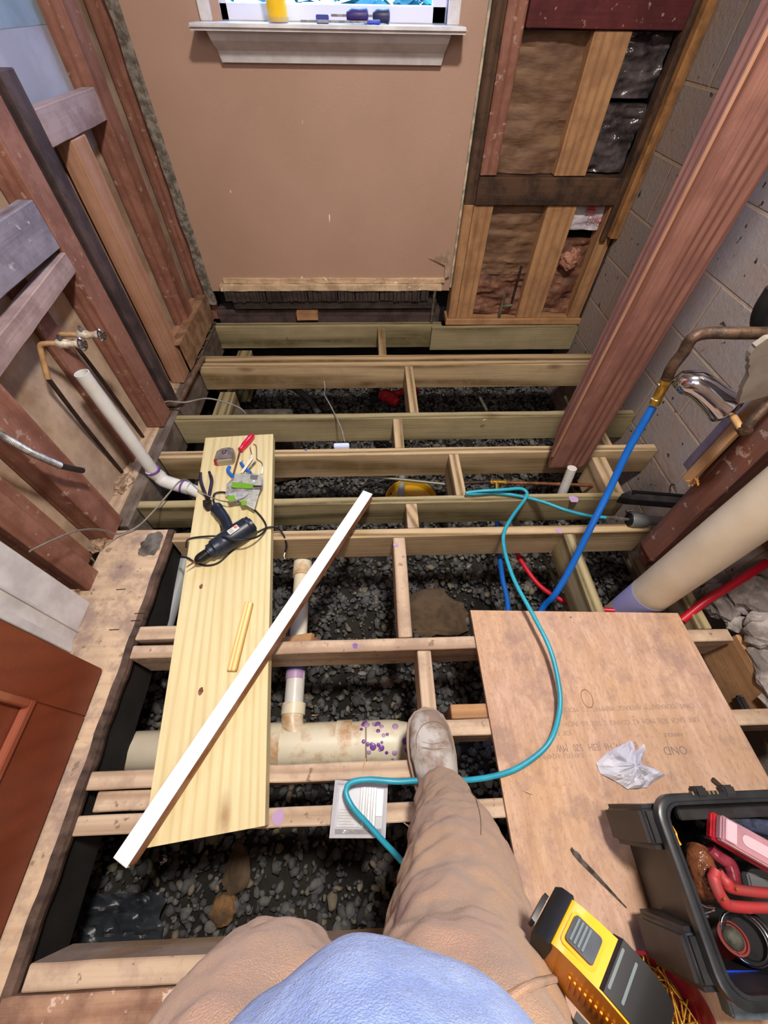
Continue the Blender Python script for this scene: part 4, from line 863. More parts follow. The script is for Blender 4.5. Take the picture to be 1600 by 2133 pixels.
# torn wallboard scrap
q=[at(1538,842,Y=.66),at(1552,800,Y=.66),at(1562,775,Y=.66),at(1560,745,Y=.66),at(1575,722,Y=.66),at(1600,705,Y=.66),at(1680,690,Y=.66),at(1680,790,Y=.66),at(1610,822,Y=.66)]
pl=[(v.x,v.z) for v in q];bm=bmesh.new();pp=[]
for i in range(len(pl)-3):
    for k in range(5):
        t=k/5;x=pl[i][0]*(1-t)+pl[i+1][0]*t;z=pl[i][1]*(1-t)+pl[i+1][1]*t;s_=noise.noise(Vector((x*90,z*90,0)))*.003;pp.append((x+s_,z+s_))
pp+=pl[-3:]
bm=bmesh.new();prism(bm,pp,.012,Matrix.Translation((0,.672,0))@Matrix.Rotation(math.radians(90),4,'X'))
obj('wallboard_scrap',bm,plain('grey_wallboard','#8b8478',.9,0,'#7a6f64',9),label='torn piece of grey wallboard hanging behind the chrome spout',cat='drywall scrap')
tube('curved_rubber_hose',[at(1615,600,Y=.82),at(1590,640,Y=.82),at(1582,670,Y=.82),at(1595,690,Y=.82)],.016,BLKR,label='black curved rubber grip at the right frame edge above the iron pipe',cat='hose')
# ================================================================ PLANK + ITEMS
PZ=.039
c=[at(428,912,z=PZ),at(569,904,z=PZ),at(552,1720,z=PZ),at(296,1768,z=PZ)]
bm=bmesh.new();n=24;RR=[]
for i in range(n+1):
    t=i/n;l=c[0].lerp(c[3],t);r=c[1].lerp(c[2],t);l.z=r.z=PZ;RR.append([l,r,Vector((r.x,r.y,.001)),Vector((l.x,l.y,.001))])
rings(bm,RR);bmesh.ops.bevel(bm,geom=[e for e in bm.edges if e.calc_face_angle(0)>.5],offset=.003,segments=2,affect='EDGES')
xa=(c[3]+c[2]-c[0]-c[1]).normalized();A=frame((c[0]+c[2])/2,xa);bm.transform(A.inverted())
pk_=obj('wood_plank',bm,PLK,recenter=False,label='wide pale yellow pine plank laid across the joists carrying tools',cat='plank');pk_.matrix_world=A
for i,(px,py,s,as_) in enumerate(((419,1222,.011,1.3),(418,1440,.013,1.5),(505,960,.004,1))):
    p=at(px,py,z=PZ);blot(p.x,p.y,PZ+.0002,s*.7,plain('knot_heart','#8a5a44',.7,0,'#5c3428',60),name='wood_knot',parent=pk_,se=i*5,asp=.7)
# reeded offcut
a=at(483,1398,z=PZ+.008);b=at(519,1255,z=PZ+.008);board('wood_offcut',a,b,.026,.014,STR,label='small reeded pine offcut lying on the yellow plank',cat='wood offcut',jit=0)
# long white trim stick
a0=(at(235,1788,z=.078)+at(270,1802,z=.078))/2;a1=(at(757,1022,z=.078)+at(776,1031,z=.078))/2
stk=thing('trim_stick',a0,'long white faced brown trim stick lying diagonally over plank and joists','trim stick')
dS=(a1-a0).normalized();off=Vector((0,0,-.0165))
board('wood_core',a0+off,a1+off,.036,.036,wood('brown_stick_side','#a06a44','#6c4228',.4,'#c9a890',.4),parent=stk,jit=0)
sid=Vector((0,0,1)).cross(dS).normalized()
bm=bmesh.new();Mx=frame(a0,dS);LL=(a1-a0).length
cbox(bm,(-.0005,-.0185,.0012),(LL+.0005,.002,.0035),.0006);cbox(bm,(-.0005,.004,.0012),(LL+.0005,.0185,.0035),.0006);cbox(bm,(-.0005,.002,.001),(LL+.0005,.004,.0022),0);bm.transform(Mx)
obj('white_face',bm,plain('white_primed_face','#e4e6ec',.5,0,'#d6d9e0',60),stk)
bm=bmesh.new();cbox(bm,(-.002,-.0185,-.008),(.0005,.0185,.0035),.0005);bm.transform(Mx);obj('white_end',bm,plain('chalky_end','#cfcfc4',.6),stk)
# pocket tape measure (silver)
p=at(475,955,z=PZ);tm=thing('small_tape_measure',p,'silver pocket tape measure at the far end of the plank','tape measure')
Ms=frame(at(473,958,z=PZ),at(500,950,z=PZ)-at(452,955,z=PZ))
prism(bm:=bmesh.new(),[(-.036,-.022),(.03,-.022),(.034,.0),(.032,.025),(.014,.034),(-.012,.032),(-.03,.018)],.034,Ms,.003);obj('case',bm,plain('silver_case','#a8a09c',.3,.6,'#8c8480',30),tm,smooth=True)
prism(bm:=bmesh.new(),rrect(.018,.022,.002),.003,Ms@Matrix.Translation((.0,.006,.034)),.0008);bcl=obj('belt_clip',bm,CHR,tm,smooth=True)
prism(bm:=bmesh.new(),rrect(.007,.012,.001),.001,Ms@Matrix.Translation((.0,.008,.0372)));obj('clip_slot',bm,STL,bcl)
prism(bm:=bmesh.new(),[(-.040,-.027),(-.028,-.03),(-.026,-.018),(-.038,-.016)],.028,Ms,.001);obj('hook',bm,REDP,tm)
prism(bm:=bmesh.new(),[(-.03,-.030),(.026,-.030),(.028,-.023),(-.03,-.022)],.026,Ms,.001);obj('blade_window',bm,plain('pale_tape_side','#9c927c',.5),tm)
# red screwdriver
a=at(500,938,z=PZ+.014);b=at(522,912,z=PZ+.014);sd=thing('red_screwdriver',a,'red handled screwdriver on the plank beside the silver tape measure','screwdriver')
dv=(b-a).normalized();Lh=(b-a).length*1.25
bm=bmesh.new();sweep(bm,[a,a+dv*.006,a+dv*.012,a+dv*.03,a+dv*(Lh-.012),a+dv*(Lh-.003),a+dv*Lh],[.010,.0115,.009,.0125,.0125,.010,.006],12);obj('handle',bm,REDH,sd,smooth=True)
tip=at(483,1000,z=PZ+.006);bm=bmesh.new();sweep(bm,[a,a.lerp(tip,.85),tip],[.0032,.0032,.002],10);obj('shaft',bm,COP,sd,smooth=True)
def hexkey(pts,label):
    tube('hex_key',[at(x,y,z=PZ+.004) for x,y in pts],.0022,CHR,seg=6,n=5,label=label,cat='hex key')
hexkey([(528,925),(534,930),(535,950),(536,957),(546,965),(546,985),(541,990)],'bent silver wire right of the red screwdriver')
hexkey([(521,932),(524,945),(523,953)],'short silver pin beside the red handle')
bc=thing('blue_clamp',at(485,985,z=PZ),'blue plastic clamp half under the plastic bag on the plank','clamp')
tube('left_jaw',[at(478,972,z=PZ+.008),at(475,980,z=PZ+.008),at(482,990,z=PZ+.008),at(490,995,z=PZ+.01)],.0065,BLUP,parent=bc)
tube('right_jaw',[at(502,964,z=PZ+.008),at(510,975,z=PZ+.008),at(522,985,z=PZ+.01)],.006,BLUP,parent=bc)
a=at(503,985,z=PZ+.014);b=at(526,953,z=PZ+.014);board('paint_stick',a,b,.010,.004,plain('cream_stick','#dcd4c0',.6),label='cream flat stick pointing up from the plastic bag',cat='stick',jit=0)
a=at(515,982,z=PZ+.008);b=at(532,962,z=PZ+.008);tube('steel_rod',[a,b],.004,STL,n=1,label='short steel bit beside the cream stick',cat='bit')
# pliers
pl_=thing('pliers',at(430,1045,z=PZ),'dark nose down pliers with purple black grips at plank left edge','pliers')
for pts in ([(418,985),(418,1000),(424,1020),(432,1040)],[(436,983),(441,1000),(438,1020),(434,1040)]):
    tube('handle',[at(x,y,z=PZ+.010) for x,y in pts],[.005,.0062,.006,.0055],plain('dark_purple_grip','#241c34',.4),parent=pl_)
Ms=frame(at(434,1055,z=PZ),at(436,1072,z=PZ)-at(433,1040,z=PZ))
prism(bm:=bmesh.new(),[(-.022,-.013),(-.022,.013),(.0,.014),(.022,.006),(.024,0),(.022,-.006),(0,-.014)],.014,Ms,.002);obj('jaws',bm,plain('oiled_steel','#4c4440',.4,.7,'#2c2826',40),pl_,smooth=True)
bm=bmesh.new();lathe(bm,Ms@Vector((-.008,0,.014)),[(.004,0),(.004,.002),(.003,.003)],12);obj('pivot',bm,RST2,pl_,smooth=True)
# bag of screws
bg=thing('screw_bag',at(510,1020,z=PZ),'clear plastic bag with green and white label on the plank','bag')
oc=at(512,1022,z=PZ);bm=bmesh.new();bmesh.ops.create_icosphere(bm,subdivisions=4,radius=1)
for v in bm.verts:
    q=v.co.copy();f=1+noise.fractal(q*2.2,1,2,4)*.16
    v.co=oc+Vector((q.x*.064*f,q.y*.070*f,max(0.0,(q.z*.5+.5))*.034*f+.001))
obj('clear_film',bm,plain('bag_film','#c9c9cf',.1,.3,'#8e8e92',26,alpha=.72,bs=1),bg,smooth=True)
def sheet(name,pts,mat,parent,z):
    bm=bmesh.new();vs=[];n=10
    P=[at(x,y,z=z) for x,y in pts]
    g=[[None]*(n+1) for _ in range(n+1)]
    for i in range(n+1):
        for j_ in range(n+1):
            u=i/n;v=j_/n;p=P[0].lerp(P[1],u).lerp(P[3].lerp(P[2],u),v);g[i][j_]=bm.verts.new(p+Vector((0,0,noise.noise(p*60)*.003)))
    for i in range(n):
        for j_ in range(n): bm.faces.new((g[i][j_],g[i+1][j_],g[i+1][j_+1],g[i][j_+1]))
    bmesh.ops.solidify(bm,geom=bm.faces[:],thickness=.0008);return obj(name,bm,mat,parent,smooth=True)
LBW=plain('white_label_paper','#dcdcd8',.5,0,'#c2c4bc',60)
LBG=plain('lime_green_print','#8cc43c',.5)
sheet('label_card',[(490,986),(547,989),(543,1018),(482,1015)],LBW,bg,PZ+.034)
sheet('label_card',[(474,1030),(500,1022),(542,1020),(530,1062)],LBW,bg,PZ+.031)
sheet('green_band',[(483,1004),(528,1008),(526,1018),(481,1015)],LBG,bg,PZ+.040)
sheet('green_band',[(472,1034),(488,1032),(492,1044),(478,1047)],LBG,bg,PZ+.038)
sheet('green_band',[(500,1044),(514,1043),(513,1052),(504,1053)],LBG,bg,PZ+.038)
sheet('barcode',[(522,989),(538,990),(536,999),(521,998)],plain('barcode_grey','#8c8c94',.6),bg,PZ+.0365)
sheet('dark_print',[(524,1010),(546,1011),(544,1016),(523,1015)],plain('brown_print','#5c4034',.6),bg,PZ+.0365)
for i in range(9): 
    p=oc+Vector((random.uniform(-.03,.02),random.uniform(-.045,.045),.012));a_=random.random()*3
    tube('loose_screw',[p,p+Vector((math.cos(a_)*.02,math.sin(a_)*.02,.002))],.0022,STL,n=1,seg=6,parent=bg)
# corded drill
dr_=thing('corded_drill',at(465,1110,z=PZ),'dark navy corded pistol drill with white label lying on the plank','drill')
A_=at(409,1168,z=PZ+.034);B_=at(525,1092,z=PZ+.038);dv=(B_-A_).normalized();Lb=(B_-A_).length
bm=bmesh.new()
sweep(bm,crv([A_+dv*Lb*.20,A_+dv*Lb*.26,A_+dv*Lb*.42,A_+dv*Lb*.6,A_+dv*Lb*.85,A_+dv*Lb*.97,A_+dv*Lb*1.02],5),[.019,.025,.031,.0335,.035,.0345,.032,.022],20,sy=.95);mh=obj('motor_housing',bm,NVY,dr_,smooth=True)
bm=bmesh.new();lathe(bm,A_-dv*.004,[(.006,0),(.010,.004),(.014,.01),(.0165,.02),(.0165,.042),(.013,.045)],16,dv);obj('chuck',bm,plain('black_chuck','#1a1a1c',.3,.3),dr_,smooth=True)
bm=bmesh.new();sweep(bm,[A_,A_-dv*.012,A_-dv*.034],[.0035,.003,.0012],8);obj('drill_bit',bm,COP,dr_,smooth=True)
g0=A_+dv*Lb*.62;g1=at(468,1082,z=PZ+.026);g2=at(450,1058,z=PZ+.022)
bm=bmesh.new();sweep(bm,crv([g0,g0.lerp(g1,.5),g1,g1.lerp(g2,.6),g2],5),[.021,.020,.020,.021,.023],16,sy=.9);gp_=obj('grip',bm,NVY,dr_,smooth=True)
bm=bmesh.new();sweep(bm,[g0.lerp(g1,.45)-dv*.018,g0.lerp(g1,.8)-dv*.018],[.006,.005],10);obj('trigger',bm,BLK,gp_,smooth=True)
Ml=frame(at(486,1103,z=PZ+.0735),at(500,1092,z=PZ+.0735)-at(474,1110,z=PZ+.0735))
prism(bm:=bmesh.new(),rrect(.036,.020,.002),.0012,Ml@Matrix.Translation((0,0,-.001)));rl__=obj('rating_label',bm,LBW,mh)
prism(bm:=bmesh.new(),rrect(.010,.010,.001),.0006,Ml@Matrix.Translation((.010,.003,.0006)));obj('red_mark',bm,plain('faded_red','#c8645c',.6),mh)
for i in range(4):
    prism(bm:=bmesh.new(),rrect(.016,.0012,.0003),.0005,Ml@Matrix.Translation((-.008,.006-.004*i,.0006)));obj('fine_print',bm,INK,mh)
for i in range(3):
    q=A_+dv*Lb*(.84+.035*i);bm=bmesh.new();prism(bm,rrect(.0035,.012,.001),.002,frame(q+Vector((0,0,.0335)),dv));obj('vent_slot',bm,BLKR,mh)
tube('power_cord',[g2,at(445,1043,z=PZ+.02),at(448,1028,z=PZ+.012),at(470,1026,z=PZ+.01),at(500,1040,z=PZ+.006),at(528,1060,z=PZ+.006),at(548,1082,z=PZ+.006),at(554,1100,z=PZ+.008),at(540,1116,z=PZ+.03),at(515,1124,z=PZ+.06),at(490,1124,z=PZ+.071),at(465,1119,z=PZ+.069),at(440,1117,z=PZ+.02),at(405,1120,z=PZ+.006),at(390,1126,z=PZ+.004),at(388,1140,z=PZ+.004)],.0032,BLKR,seg=10,parent=dr_)
tube('power_cord_tail',[at(372,1160,z=-.02),at(390,1162,z=PZ+.006),at(408,1172,z=PZ+.004),at(430,1178,z=PZ+.004),at(455,1172,z=PZ+.004),at(480,1150,z=PZ+.004),at(510,1124,z=PZ+.005),at(545,1104,z=PZ+.006),at(565,1098,z=PZ+.01),at(583,1104,z=.02),at(593,1120,z=.0),at(597,1138,z=-.03),at(594,1150,z=-.05)],.0032,BLKR,seg=10,parent=dr_)
tube('bare_wire',[at(594,1150,z=-.05),at(592,1158,z=-.055),at(594,1164,z=-.06)],.002,STL,seg=6,parent=dr_)
# ================================================================ PLASTIC CASE
cs=thing('plastic_case',at(750,1690,z=0),'clear plastic case of silver blades lying across the near joists','plastic case')
Pq=[at(699,1625,z=.012),at(808,1632,z=.012),at(803,1745,z=.012),at(687,1745,z=.012)]
bm=bmesh.new();rings(bm,[[p+Vector((0,0,-.008)) for p in Pq],[p for p in Pq]]);obj('tray',bm,plain('grey_tray_plastic','#a8a8b2',.25,.1,'#8c8c98',14),cs)
def quadq(u0,u1,v0,v1,z,h):
    f=lambda u,v:Pq[0].lerp(Pq[1],u).lerp(Pq[3].lerp(Pq[2],u),v)
    b=bmesh.new();rings(b,[[f(u,v)+Vector((0,0,z)) for u,v in ((u0,v0),(u1,v0),(u1,v1),(u0,v1))],[f(u,v)+Vector((0,0,z+h)) for u,v in ((u0,v0),(u1,v0),(u1,v1),(u0,v1))]]);return b
for u0,u1,v0,v1 in ((0,1,0,.06),(0,1,.94,1),(0,.06,.06,.94),(.94,1,.06,.94)): obj('rim',quadq(u0,u1,v0,v1,.0005,.012),CLS,cs)
obj('backing_card',quadq(.10,.49,.12,.82,.001,.004),plain('grey_card','#a4a8ae',.4,.2,'#8c9096',20),cs)
for i in range(6): obj('card_line',quadq(.13,.42 if i%2 else .36,.52+.05*i,.53+.05*i,.0052,.0004),INK,cs)
for i in range(6): obj('blade',quadq(.50+.05*i,.535+.05*i,.1,.82,.001,.006+.002*(i%2)),plain('pale_blade','#c4c4be',.35,.5) if i%2 else plain('grey_blade','#8e9090',.35,.5),cs)
obj('white_insert',quadq(.80,.92,.12,.62,.001,.008),plain('bright_insert','#e2e2e6',.4),cs)
obj('grey_insert',quadq(.80,.92,.63,.84,.001,.006),plain('grey_insert','#a6a8ac',.4),cs)
bm=bmesh.new();g=[]
for i in range(41):
    row=[]
    for j_ in range(9):
        u=.08+.84*i/40;v=.855+.08*j_/8;p=Pq[0].lerp(Pq[1],u).lerp(Pq[3].lerp(Pq[2],u),v);row.append(bm.verts.new(p+Vector((0,0,.004+.007*abs(noise.fractal(Vector((u*22,v*30,3)),1,2,4))))))
    g.append(row)
for i in range(40):
    for j_ in range(8): bm.faces.new((g[i][j_],g[i+1][j_],g[i+1][j_+1],g[i][j_+1]))
bmesh.ops.solidify(bm,geom=bm.faces[:],thickness=.0006);obj('crinkled_edge',bm,plain('crinkled_foil','#b4b2bc',.15,.7,'#5a5468',50),cs)
obj('lid',quadq(0,1,0,1,.0135,.0012),plain('clear_lid_film','#ffffff',.04,0,alpha=.12,trans=0),cs)
# ================================================================ PLYWOOD
zp=.014
c=[at(980,1271,z=zp),at(1412,1277,z=zp),Vector((.985,-.75,zp)),Vector((.30,-.75,zp))]
bm=bmesh.new();rings(bm,[[Vector((p.x,p.y,.001)) for p in c],c]);pw=obj('plywood_sheet',bm,PLY,label='worn plywood sheet laid over the joists at right with faded stamp',cat='plywood')
def stamp(s,px,py,size,mat=INK,asp=1.):
    p=at(px,py,z=zp);M=Matrix.Translation((p.x,p.y,zp+.0002))@Matrix.Rotation(math.pi,4,'Z')@Matrix.Diagonal((asp,1,1,1));text('stamp_text',s,size,M,mat,pw)
stamp('JOINT   DURABILITY  AVERAGE  MEMPHIS  1 2  MODEL',1445,1465,.0165,INK,.92)
stamp('JUNE  EACH  SIZE  INCH  4.2  CO  HEE  2  SIZE  6.0  INCH',1455,1494,.0165,INK,.86)
stamp('HANDLE',1420,1526,.0125,INK2);stamp('JOE  E',1190,1522,.015)
stamp('OND',1428,1554,.026,INK2);stamp('8 B 9 W. H6  JESH   520   MW',1325,1546,.022,INK2,.75);stamp('BAHYU  H24MU',1215,1568,.016)
p=at(1223,1455,z=zp);bm=bmesh.new()
RR=[[Vector((p.x+math.cos(a)*.016*k,p.y+math.sin(a)*.024*k,zp+.0003)) for a in [i*6.283/24 for i in range(24)]] for k in (1,.86)]
vs=[[bm.verts.new(q) for q in r] for r in RR]
for j_ in range(24): bm.faces.new((vs[0][j_],vs[0][(j_+1)%24],vs[1][(j_+1)%24],vs[1][j_]))
obj('knot_outline',bm,plain('knot_line','#8a6450',.8),pw)
for px,py,s in ((1189,1286,.003),(1228,1275,.002)): 
    p=at(px,py,z=zp);blot(p.x,p.y,zp+.0001,s,BLP,parent=pw,se=px)
# wood chips and shavings scattered about
CHP=plain('fresh_wood_chip','#c9a680',.8)
for i,(px,py,z_,w_) in enumerate(((655,1490,-.46,'gravel beside the sweep bend'),(760,1590,.002,'near joist left of the shoe'),(1700//2,1720,.002,'joist left of the trouser leg'),(900,1210,-.46,'gravel near the soil mound'),(600,690,.002,'farthest joist'),(1010,875,.002,'swirly grained joist'),(1365,1700,.016,'plywood behind the toolbox'),(1100,1650,.016,'plywood beside the hose'))):
    p=at(px,py,z=z_);a_=i*1.3;d_=Vector((math.cos(a_),math.sin(a_),0))*.011
    tube('wood_chip',[p-d_,p+Vector((0,0,.003)),p+d_],[.001,.0022,.001],CHP,n=2,seg=5,label='tiny pale wood chip lying on the '+w_,cat='wood chip')
# tissue
tq_=at(1312,1597,z=zp);bm=bmesh.new();n=44;g=[]
outl=[(1240,1590),(1262,1568),(1310,1543),(1318,1552),(1318,1568),(1338,1550),(1342,1560),(1335,1592),(1365,1602),(1383,1615),(1370,1622),(1345,1640),(1305,1644),(1285,1630),(1250,1612)]
po_=[at(x,y,z=zp) for x,y in outl];ce=bm.verts.new(tq_+Vector((0,0,.028)));rg=[]
K=7
for k in range(1,K+1):
    row=[]
    for i in range(len(po_)*4):
        a_=po_[i//4];b_2=po_[(i//4+1)%len(po_)];e=a_.lerp(b_2,(i%4)/4);q=tq_.lerp(e,k/K)
        fold=abs(noise.noise(Vector((math.atan2(q.y-tq_.y,q.x-tq_.x)*2.2,k*.25,5))))
        row.append(bm.verts.new(Vector((q.x,q.y,zp+.002+.030*(1-k/K)+fold*.034*math.sin(math.pi*min(1,k/K)*.85)))))
    rg.append(row)
m_=len(rg[0])
for i in range(m_): bm.faces.new((ce,rg[0][i],rg[0][(i+1)%m_]))
for r1,r2 in zip(rg,rg[1:]):
    for i in range(m_): bm.faces.new((r1[i],r2[i],r2[(i+1)%m_],r1[(i+1)%m_]))
bmesh.ops.solidify(bm,geom=bm.faces[:],thickness=.0008)
obj('crumpled_tissue',bm,NAP,label='crumpled white tissue lying on the plywood sheet',cat='tissue')
# saw blade
sb=thing('saw_blade',at(1245,1830,z=zp),'thin dark jigsaw style saw blade lying on the plywood','saw blade')
a=at(1189,1768,z=zp+.002);b=at(1306,1892,z=zp+.002);Mb=frame(a,b-a);Lb_=(b-a).length
teeth=[]
k=int(Lb_*.8/.0035)
for i in range(k):
    x=Lb_*.98-i*.0035*(1);wv=.0045*(1-.0)*min(1,(Lb_-x)/Lb_*1.4+.25);teeth+= [(x,wv),(x-.0017,wv*.62)]
pl2=[(0,-.002),(.008,-.0055),(.02,-.006),(Lb_*.25,-.006),(Lb_*.97,-.0012),(Lb_,.0)]+teeth+[(.02,.006),(.012,.006),(.008,.003),(0,.0045)]
prism(bm:=bmesh.new(),pl2,.0012,Mb);obj('toothed_blade',bm,plain('dark_blade_steel','#6a6460',.4,.7,'#3c3836',60),sb)
a=at(1483,1622,z=zp+.003);b=at(1512,1648,z=zp+.003);board('utility_blade',a,b,.012,.003,RST2,label='rusty flat blade lying behind the black toolbox',cat='blade',jit=0)
# ================================================================ TOOLBOX
tbx=thing('toolbox',(.75,-.13,zp),'open black plastic toolbox full of tools at the lower right','toolbox')
X0=.532;X1=1.1;Y1=-.018;Y0=-.262;ZT=.24;th=.006
def rr3(x0,x1,y0,y1,r,z,n=5):return [Vector((p[0]+(x0+x1)/2,p[1]+(y0+y1)/2,z)) for p in rrect(x1-x0,y1-y0,r,n)]
bm=bmesh.new();RR=[rr3(X0+.028,X1,Y0+.012,Y1-.012,.02,zp+.001),rr3(X0+.008,X1,Y0+.004,Y1-.004,.025,.12),rr3(X0,X1,Y0,Y1,.03,ZT-.012),rr3(X0+th,X1-th,Y0+th,Y1-th,.026,ZT-.012),rr3(X0+.015,X1-th,Y0+.012,Y1-.012,.024,.12),rr3(X0+.028,X1-th,Y0+.02,Y1-.02,.018,zp+.008)]
rings(bm,RR,cap=True);obj('tub',bm,BLK,tbx,smooth=True)
bm=bmesh.new();e=.012;RR=[rr3(X0-e,X1+e,Y0-e,Y1+e,.04,ZT-.018),rr3(X0-e,X1+e,Y0-e,Y1+e,.04,ZT-.002),rr3(X0-e+.003,X1+e-.003,Y0-e+.003,Y1+e-.003,.038,ZT),rr3(X0-.001,X1,Y0,Y1,.032,ZT),rr3(X0+.001,X1,Y0+.001,Y1-.001,.03,ZT+.003),rr3(X0+th,X1-th,Y0+th,Y1-th,.026,ZT+.002),rr3(X0+th,X1-th,Y0+th,Y1-th,.026,ZT-.018)]
RR.append(RR[0]);rings(bm,RR,cap=False);bmesh.ops.remove_doubles(bm,verts=bm.verts,dist=1e-5);trim_=obj('rim',bm,plain('dark_grey_rim_plastic','#2a2c30',.32,0,'#1e2024',20),tbx,smooth=True)
for y0,y1 in ((-.088,Y1-.003),(Y0+.003,-.186)): obj('corner_block',cb1((X0-.032,y0,.065),(X0+.02,y1,ZT-.02),.01,3),BLK,tbx,smooth=True)
for px in (1460,1520): 
    p=at(px,1650,z=ZT);obj('hinge_tab',cb1((p.x-.011,Y1+.004,ZT-.02),(p.x+.011,Y1+.022,ZT+.004),.003),BLK,trim_,smooth=True)
bm=bmesh.new()
for i in range(7): cbox(bm,(.60+i*.008,Y1+.008,ZT-.01),(.603+i*.008,Y1+.014,ZT+.001),.0005)
obj('hinge_ribs',bm,plain('dull_brass_pin','#8c7c5c',.5,.4),trim_)
obj('inner_ledge',cb1((.58,Y1-.03,ZT-.05),(X1-.01,Y1-.008,ZT-.035),.002),BLK,tbx)
# contents
def rot_box(name,p0,p1,w,h,mat,parent,bev=.003):
    p0=Vector(p0);p1=Vector(p1);L=(p1-p0).length;bm=bmesh.new();cbox(bm,(0,-w/2,0),(L,w/2,h),bev,2);bm.transform(frame(p0,p1-p0));return obj(name,bm,mat,parent,smooth=True)
rc=thing('bit_case',at(1520,1740,z=.19),'red case with frosted clear lid on top in the toolbox','case')
a=at(1470,1716,z=.20);b=at(1640,1812,z=.20)
rot_box('red_base',a,b,.046,.016,REDP,rc);u=(b-a).normalized();rot_box('clear_lid',a+u*.006+Vector((0,0,.0165)),b+Vector((0,0,.0165)),.042,.016,plain('frosted_pink_clear','#c49098',.25,0,'#a8808a',8,alpha=.8),rc)
rot_box('lid_hinge',a+u*.012+Vector((.0,0,.033)),a+u*.03+Vector((0,0,.033)),.034,.004,plain('frosted_hinge','#d0a8b0',.3),rc,.001)
fm=frame(a+Vector((0,0,.033)),u);bm=bmesh.new();prism(bm,rrect(.09,.018,.009),.0012,fm@Matrix.Translation((.085,0,0)));obj('embossed_oval',bm,plain('frosted_hinge','#d0a8b0',.3),rc)
hm=thing('hammer_handle',at(1540,1715,z=.17),'dark blue grey rubber tool handle behind the red case','handle')
tube('grip',[at(1490,1700,z=.175),at(1520,1705,z=.175),at(1600,1725,z=.17),at(1660,1740,z=.17)],[.012,.0165,.015,.015],plain('slate_rubber','#2c3240',.35,0,'#48506a',30,bs=.3),parent=hm)
bgb=thing('brown_packet',at(1460,1820,z=.12),'brown plastic packet tucked at the left inside of the toolbox','packet')
bm=bmesh.new();sweep(bm,crv([at(1456,1760,z=.14),at(1459,1790,z=.15),at(1465,1830,z=.14),at(1462,1868,z=.11)],6),[.006,.022,.024,.024,.006],14);obj('wrap',bm,plain('glossy_brown_wrap','#7c4a30',.15,0,'#4c2c1e',26,bs=.8),bgb,smooth=True)
rl_=thing('red_clamp',at(1530,1850,z=.17),'dusty red bent metal clamp frame in the toolbox','clamp')
tube('frame_arm',[at(1492,1812,z=.19),at(1488,1835,z=.19),at(1505,1872,z=.185),at(1530,1888,z=.18),at(1640,1892,z=.18)],[.009,.0105,.0105,.010],plain('dusty_red_metal','#a83434',.5,.1,'#8c4444',30),parent=rl_,sy=.8)
tube('frame_arm',[at(1496,1814,z=.19),at(1515,1840,z=.19),at(1530,1852,z=.185),at(1640,1865,z=.18)],[.008,.010,.010],plain('dusty_red_metal','#a83434',.5,.1,'#8c4444',30),parent=rl_,sy=.8)
for px,py in ((1509,1872),(1535,1852)):
    p=at(px,py,z=.201);bm=bmesh.new();lathe(bm,p,[(.0025,0),(.002,.001)],10);obj('rivet',bm,BRS,rl_)
cr=thing('clear_red_holder',at(1510,1800,z=.17),'translucent dark red plastic holder under the clear case','holder')
tube('holder_arm',[at(1478,1765,z=.17),at(1500,1785,z=.17),at(1520,1800,z=.17),at(1530,1838,z=.165)],[.011,.012,.012,.011],plain('translucent_crimson','#6c1c2c',.2,0,'#8c3844',30),parent=cr)
gb=rot_box('grey_block',at(1545,1835,z=.15),at(1600,1850,z=.15),.03,.02,plain('grey_tool_body','#5c5c60',.5),None);gb['label']='grey flat tool body between red clamp and clear case';gb['category']='tool'
rr_=thing('hole_saw',at(1505,1940,z=.12),'dark red hole saw cup standing in the toolbox','hole saw')
p=at(1507,1965,z=.10);bm=bmesh.new();lathe(bm,p,[(.021,0),(.023,.002),(.023,.048),(.020,.048),(.019,.044),(.001,.043)],26,(-.12,.35,1));obj('cup',bm,plain('dark_red_enamel','#7c2420',.4,0,'#5c1c18',20),rr_,smooth=True)
bm=bmesh.new();bmesh.ops.create_icosphere(bm,subdivisions=3,radius=.016)
bmesh.ops.translate(bm,verts=bm.verts,vec=p+Vector((-.12,.35,1)).normalized()*.045);obj('dusty_core',bm,plain('dusty_grey_core','#5c5c50',.8,0,'#3c3c34',40,bs=.6),rr_,smooth=True)
ch=thing('chrome_ring',at(1560,1955,z=.15),'chrome rimmed black round drain ring tilted in the toolbox','ring')
p=at(1553,1953,z=.16);ax=Vector((-.62,.15,.55)).normalized();u_=ax.orthogonal().normalized();v_=ax.cross(u_)
cir=[p+(u_*math.cos(i*.2618)+v_*math.sin(i*.2618))*.034 for i in range(25)]
obj('rim',sweep(bmesh.new(),cir,.0025,10,cap=False),CHR,ch,smooth=True)
bm=bmesh.new();lathe(bm,p-ax*.02,[(.034,0),(.036,.004),(.034,.018),(.029,.02),(.027,.004),(.001,.003)],28,ax);obj('cup',bm,BLK,ch,smooth=True)
for i in range(3):
    cc=p-ax*(.028+.008*i);cir=[cc+(u_*math.cos(k*.2618)+v_*math.sin(k*.2618))*.034 for k in range(25)]
    obj('black_disc_rim',sweep(bmesh.new(),cir,.003,8,cap=False),BLKR,ch,smooth=True)
bb=thing('blue_lid_box',at(1550,2045,z=.14),'small parts box with blue lid at the near side of the toolbox','box')
a=at(1505,2050,z=.155);b=at(1640,2052,z=.155);rot_box('grey_body',a+Vector((0,-.016,-.03)),b+Vector((0,-.016,-.03)),.045,.03,plain('grey_blue_clear','#6c7a84',.3,0,'#4c5a66',20),bb)
rot_box('blue_lid',a+Vector((-.004,.004,.0005)),b+Vector((0,.004,.0005)),.026,.008,plain('royal_blue_plastic','#1c3cb0',.25),bb)
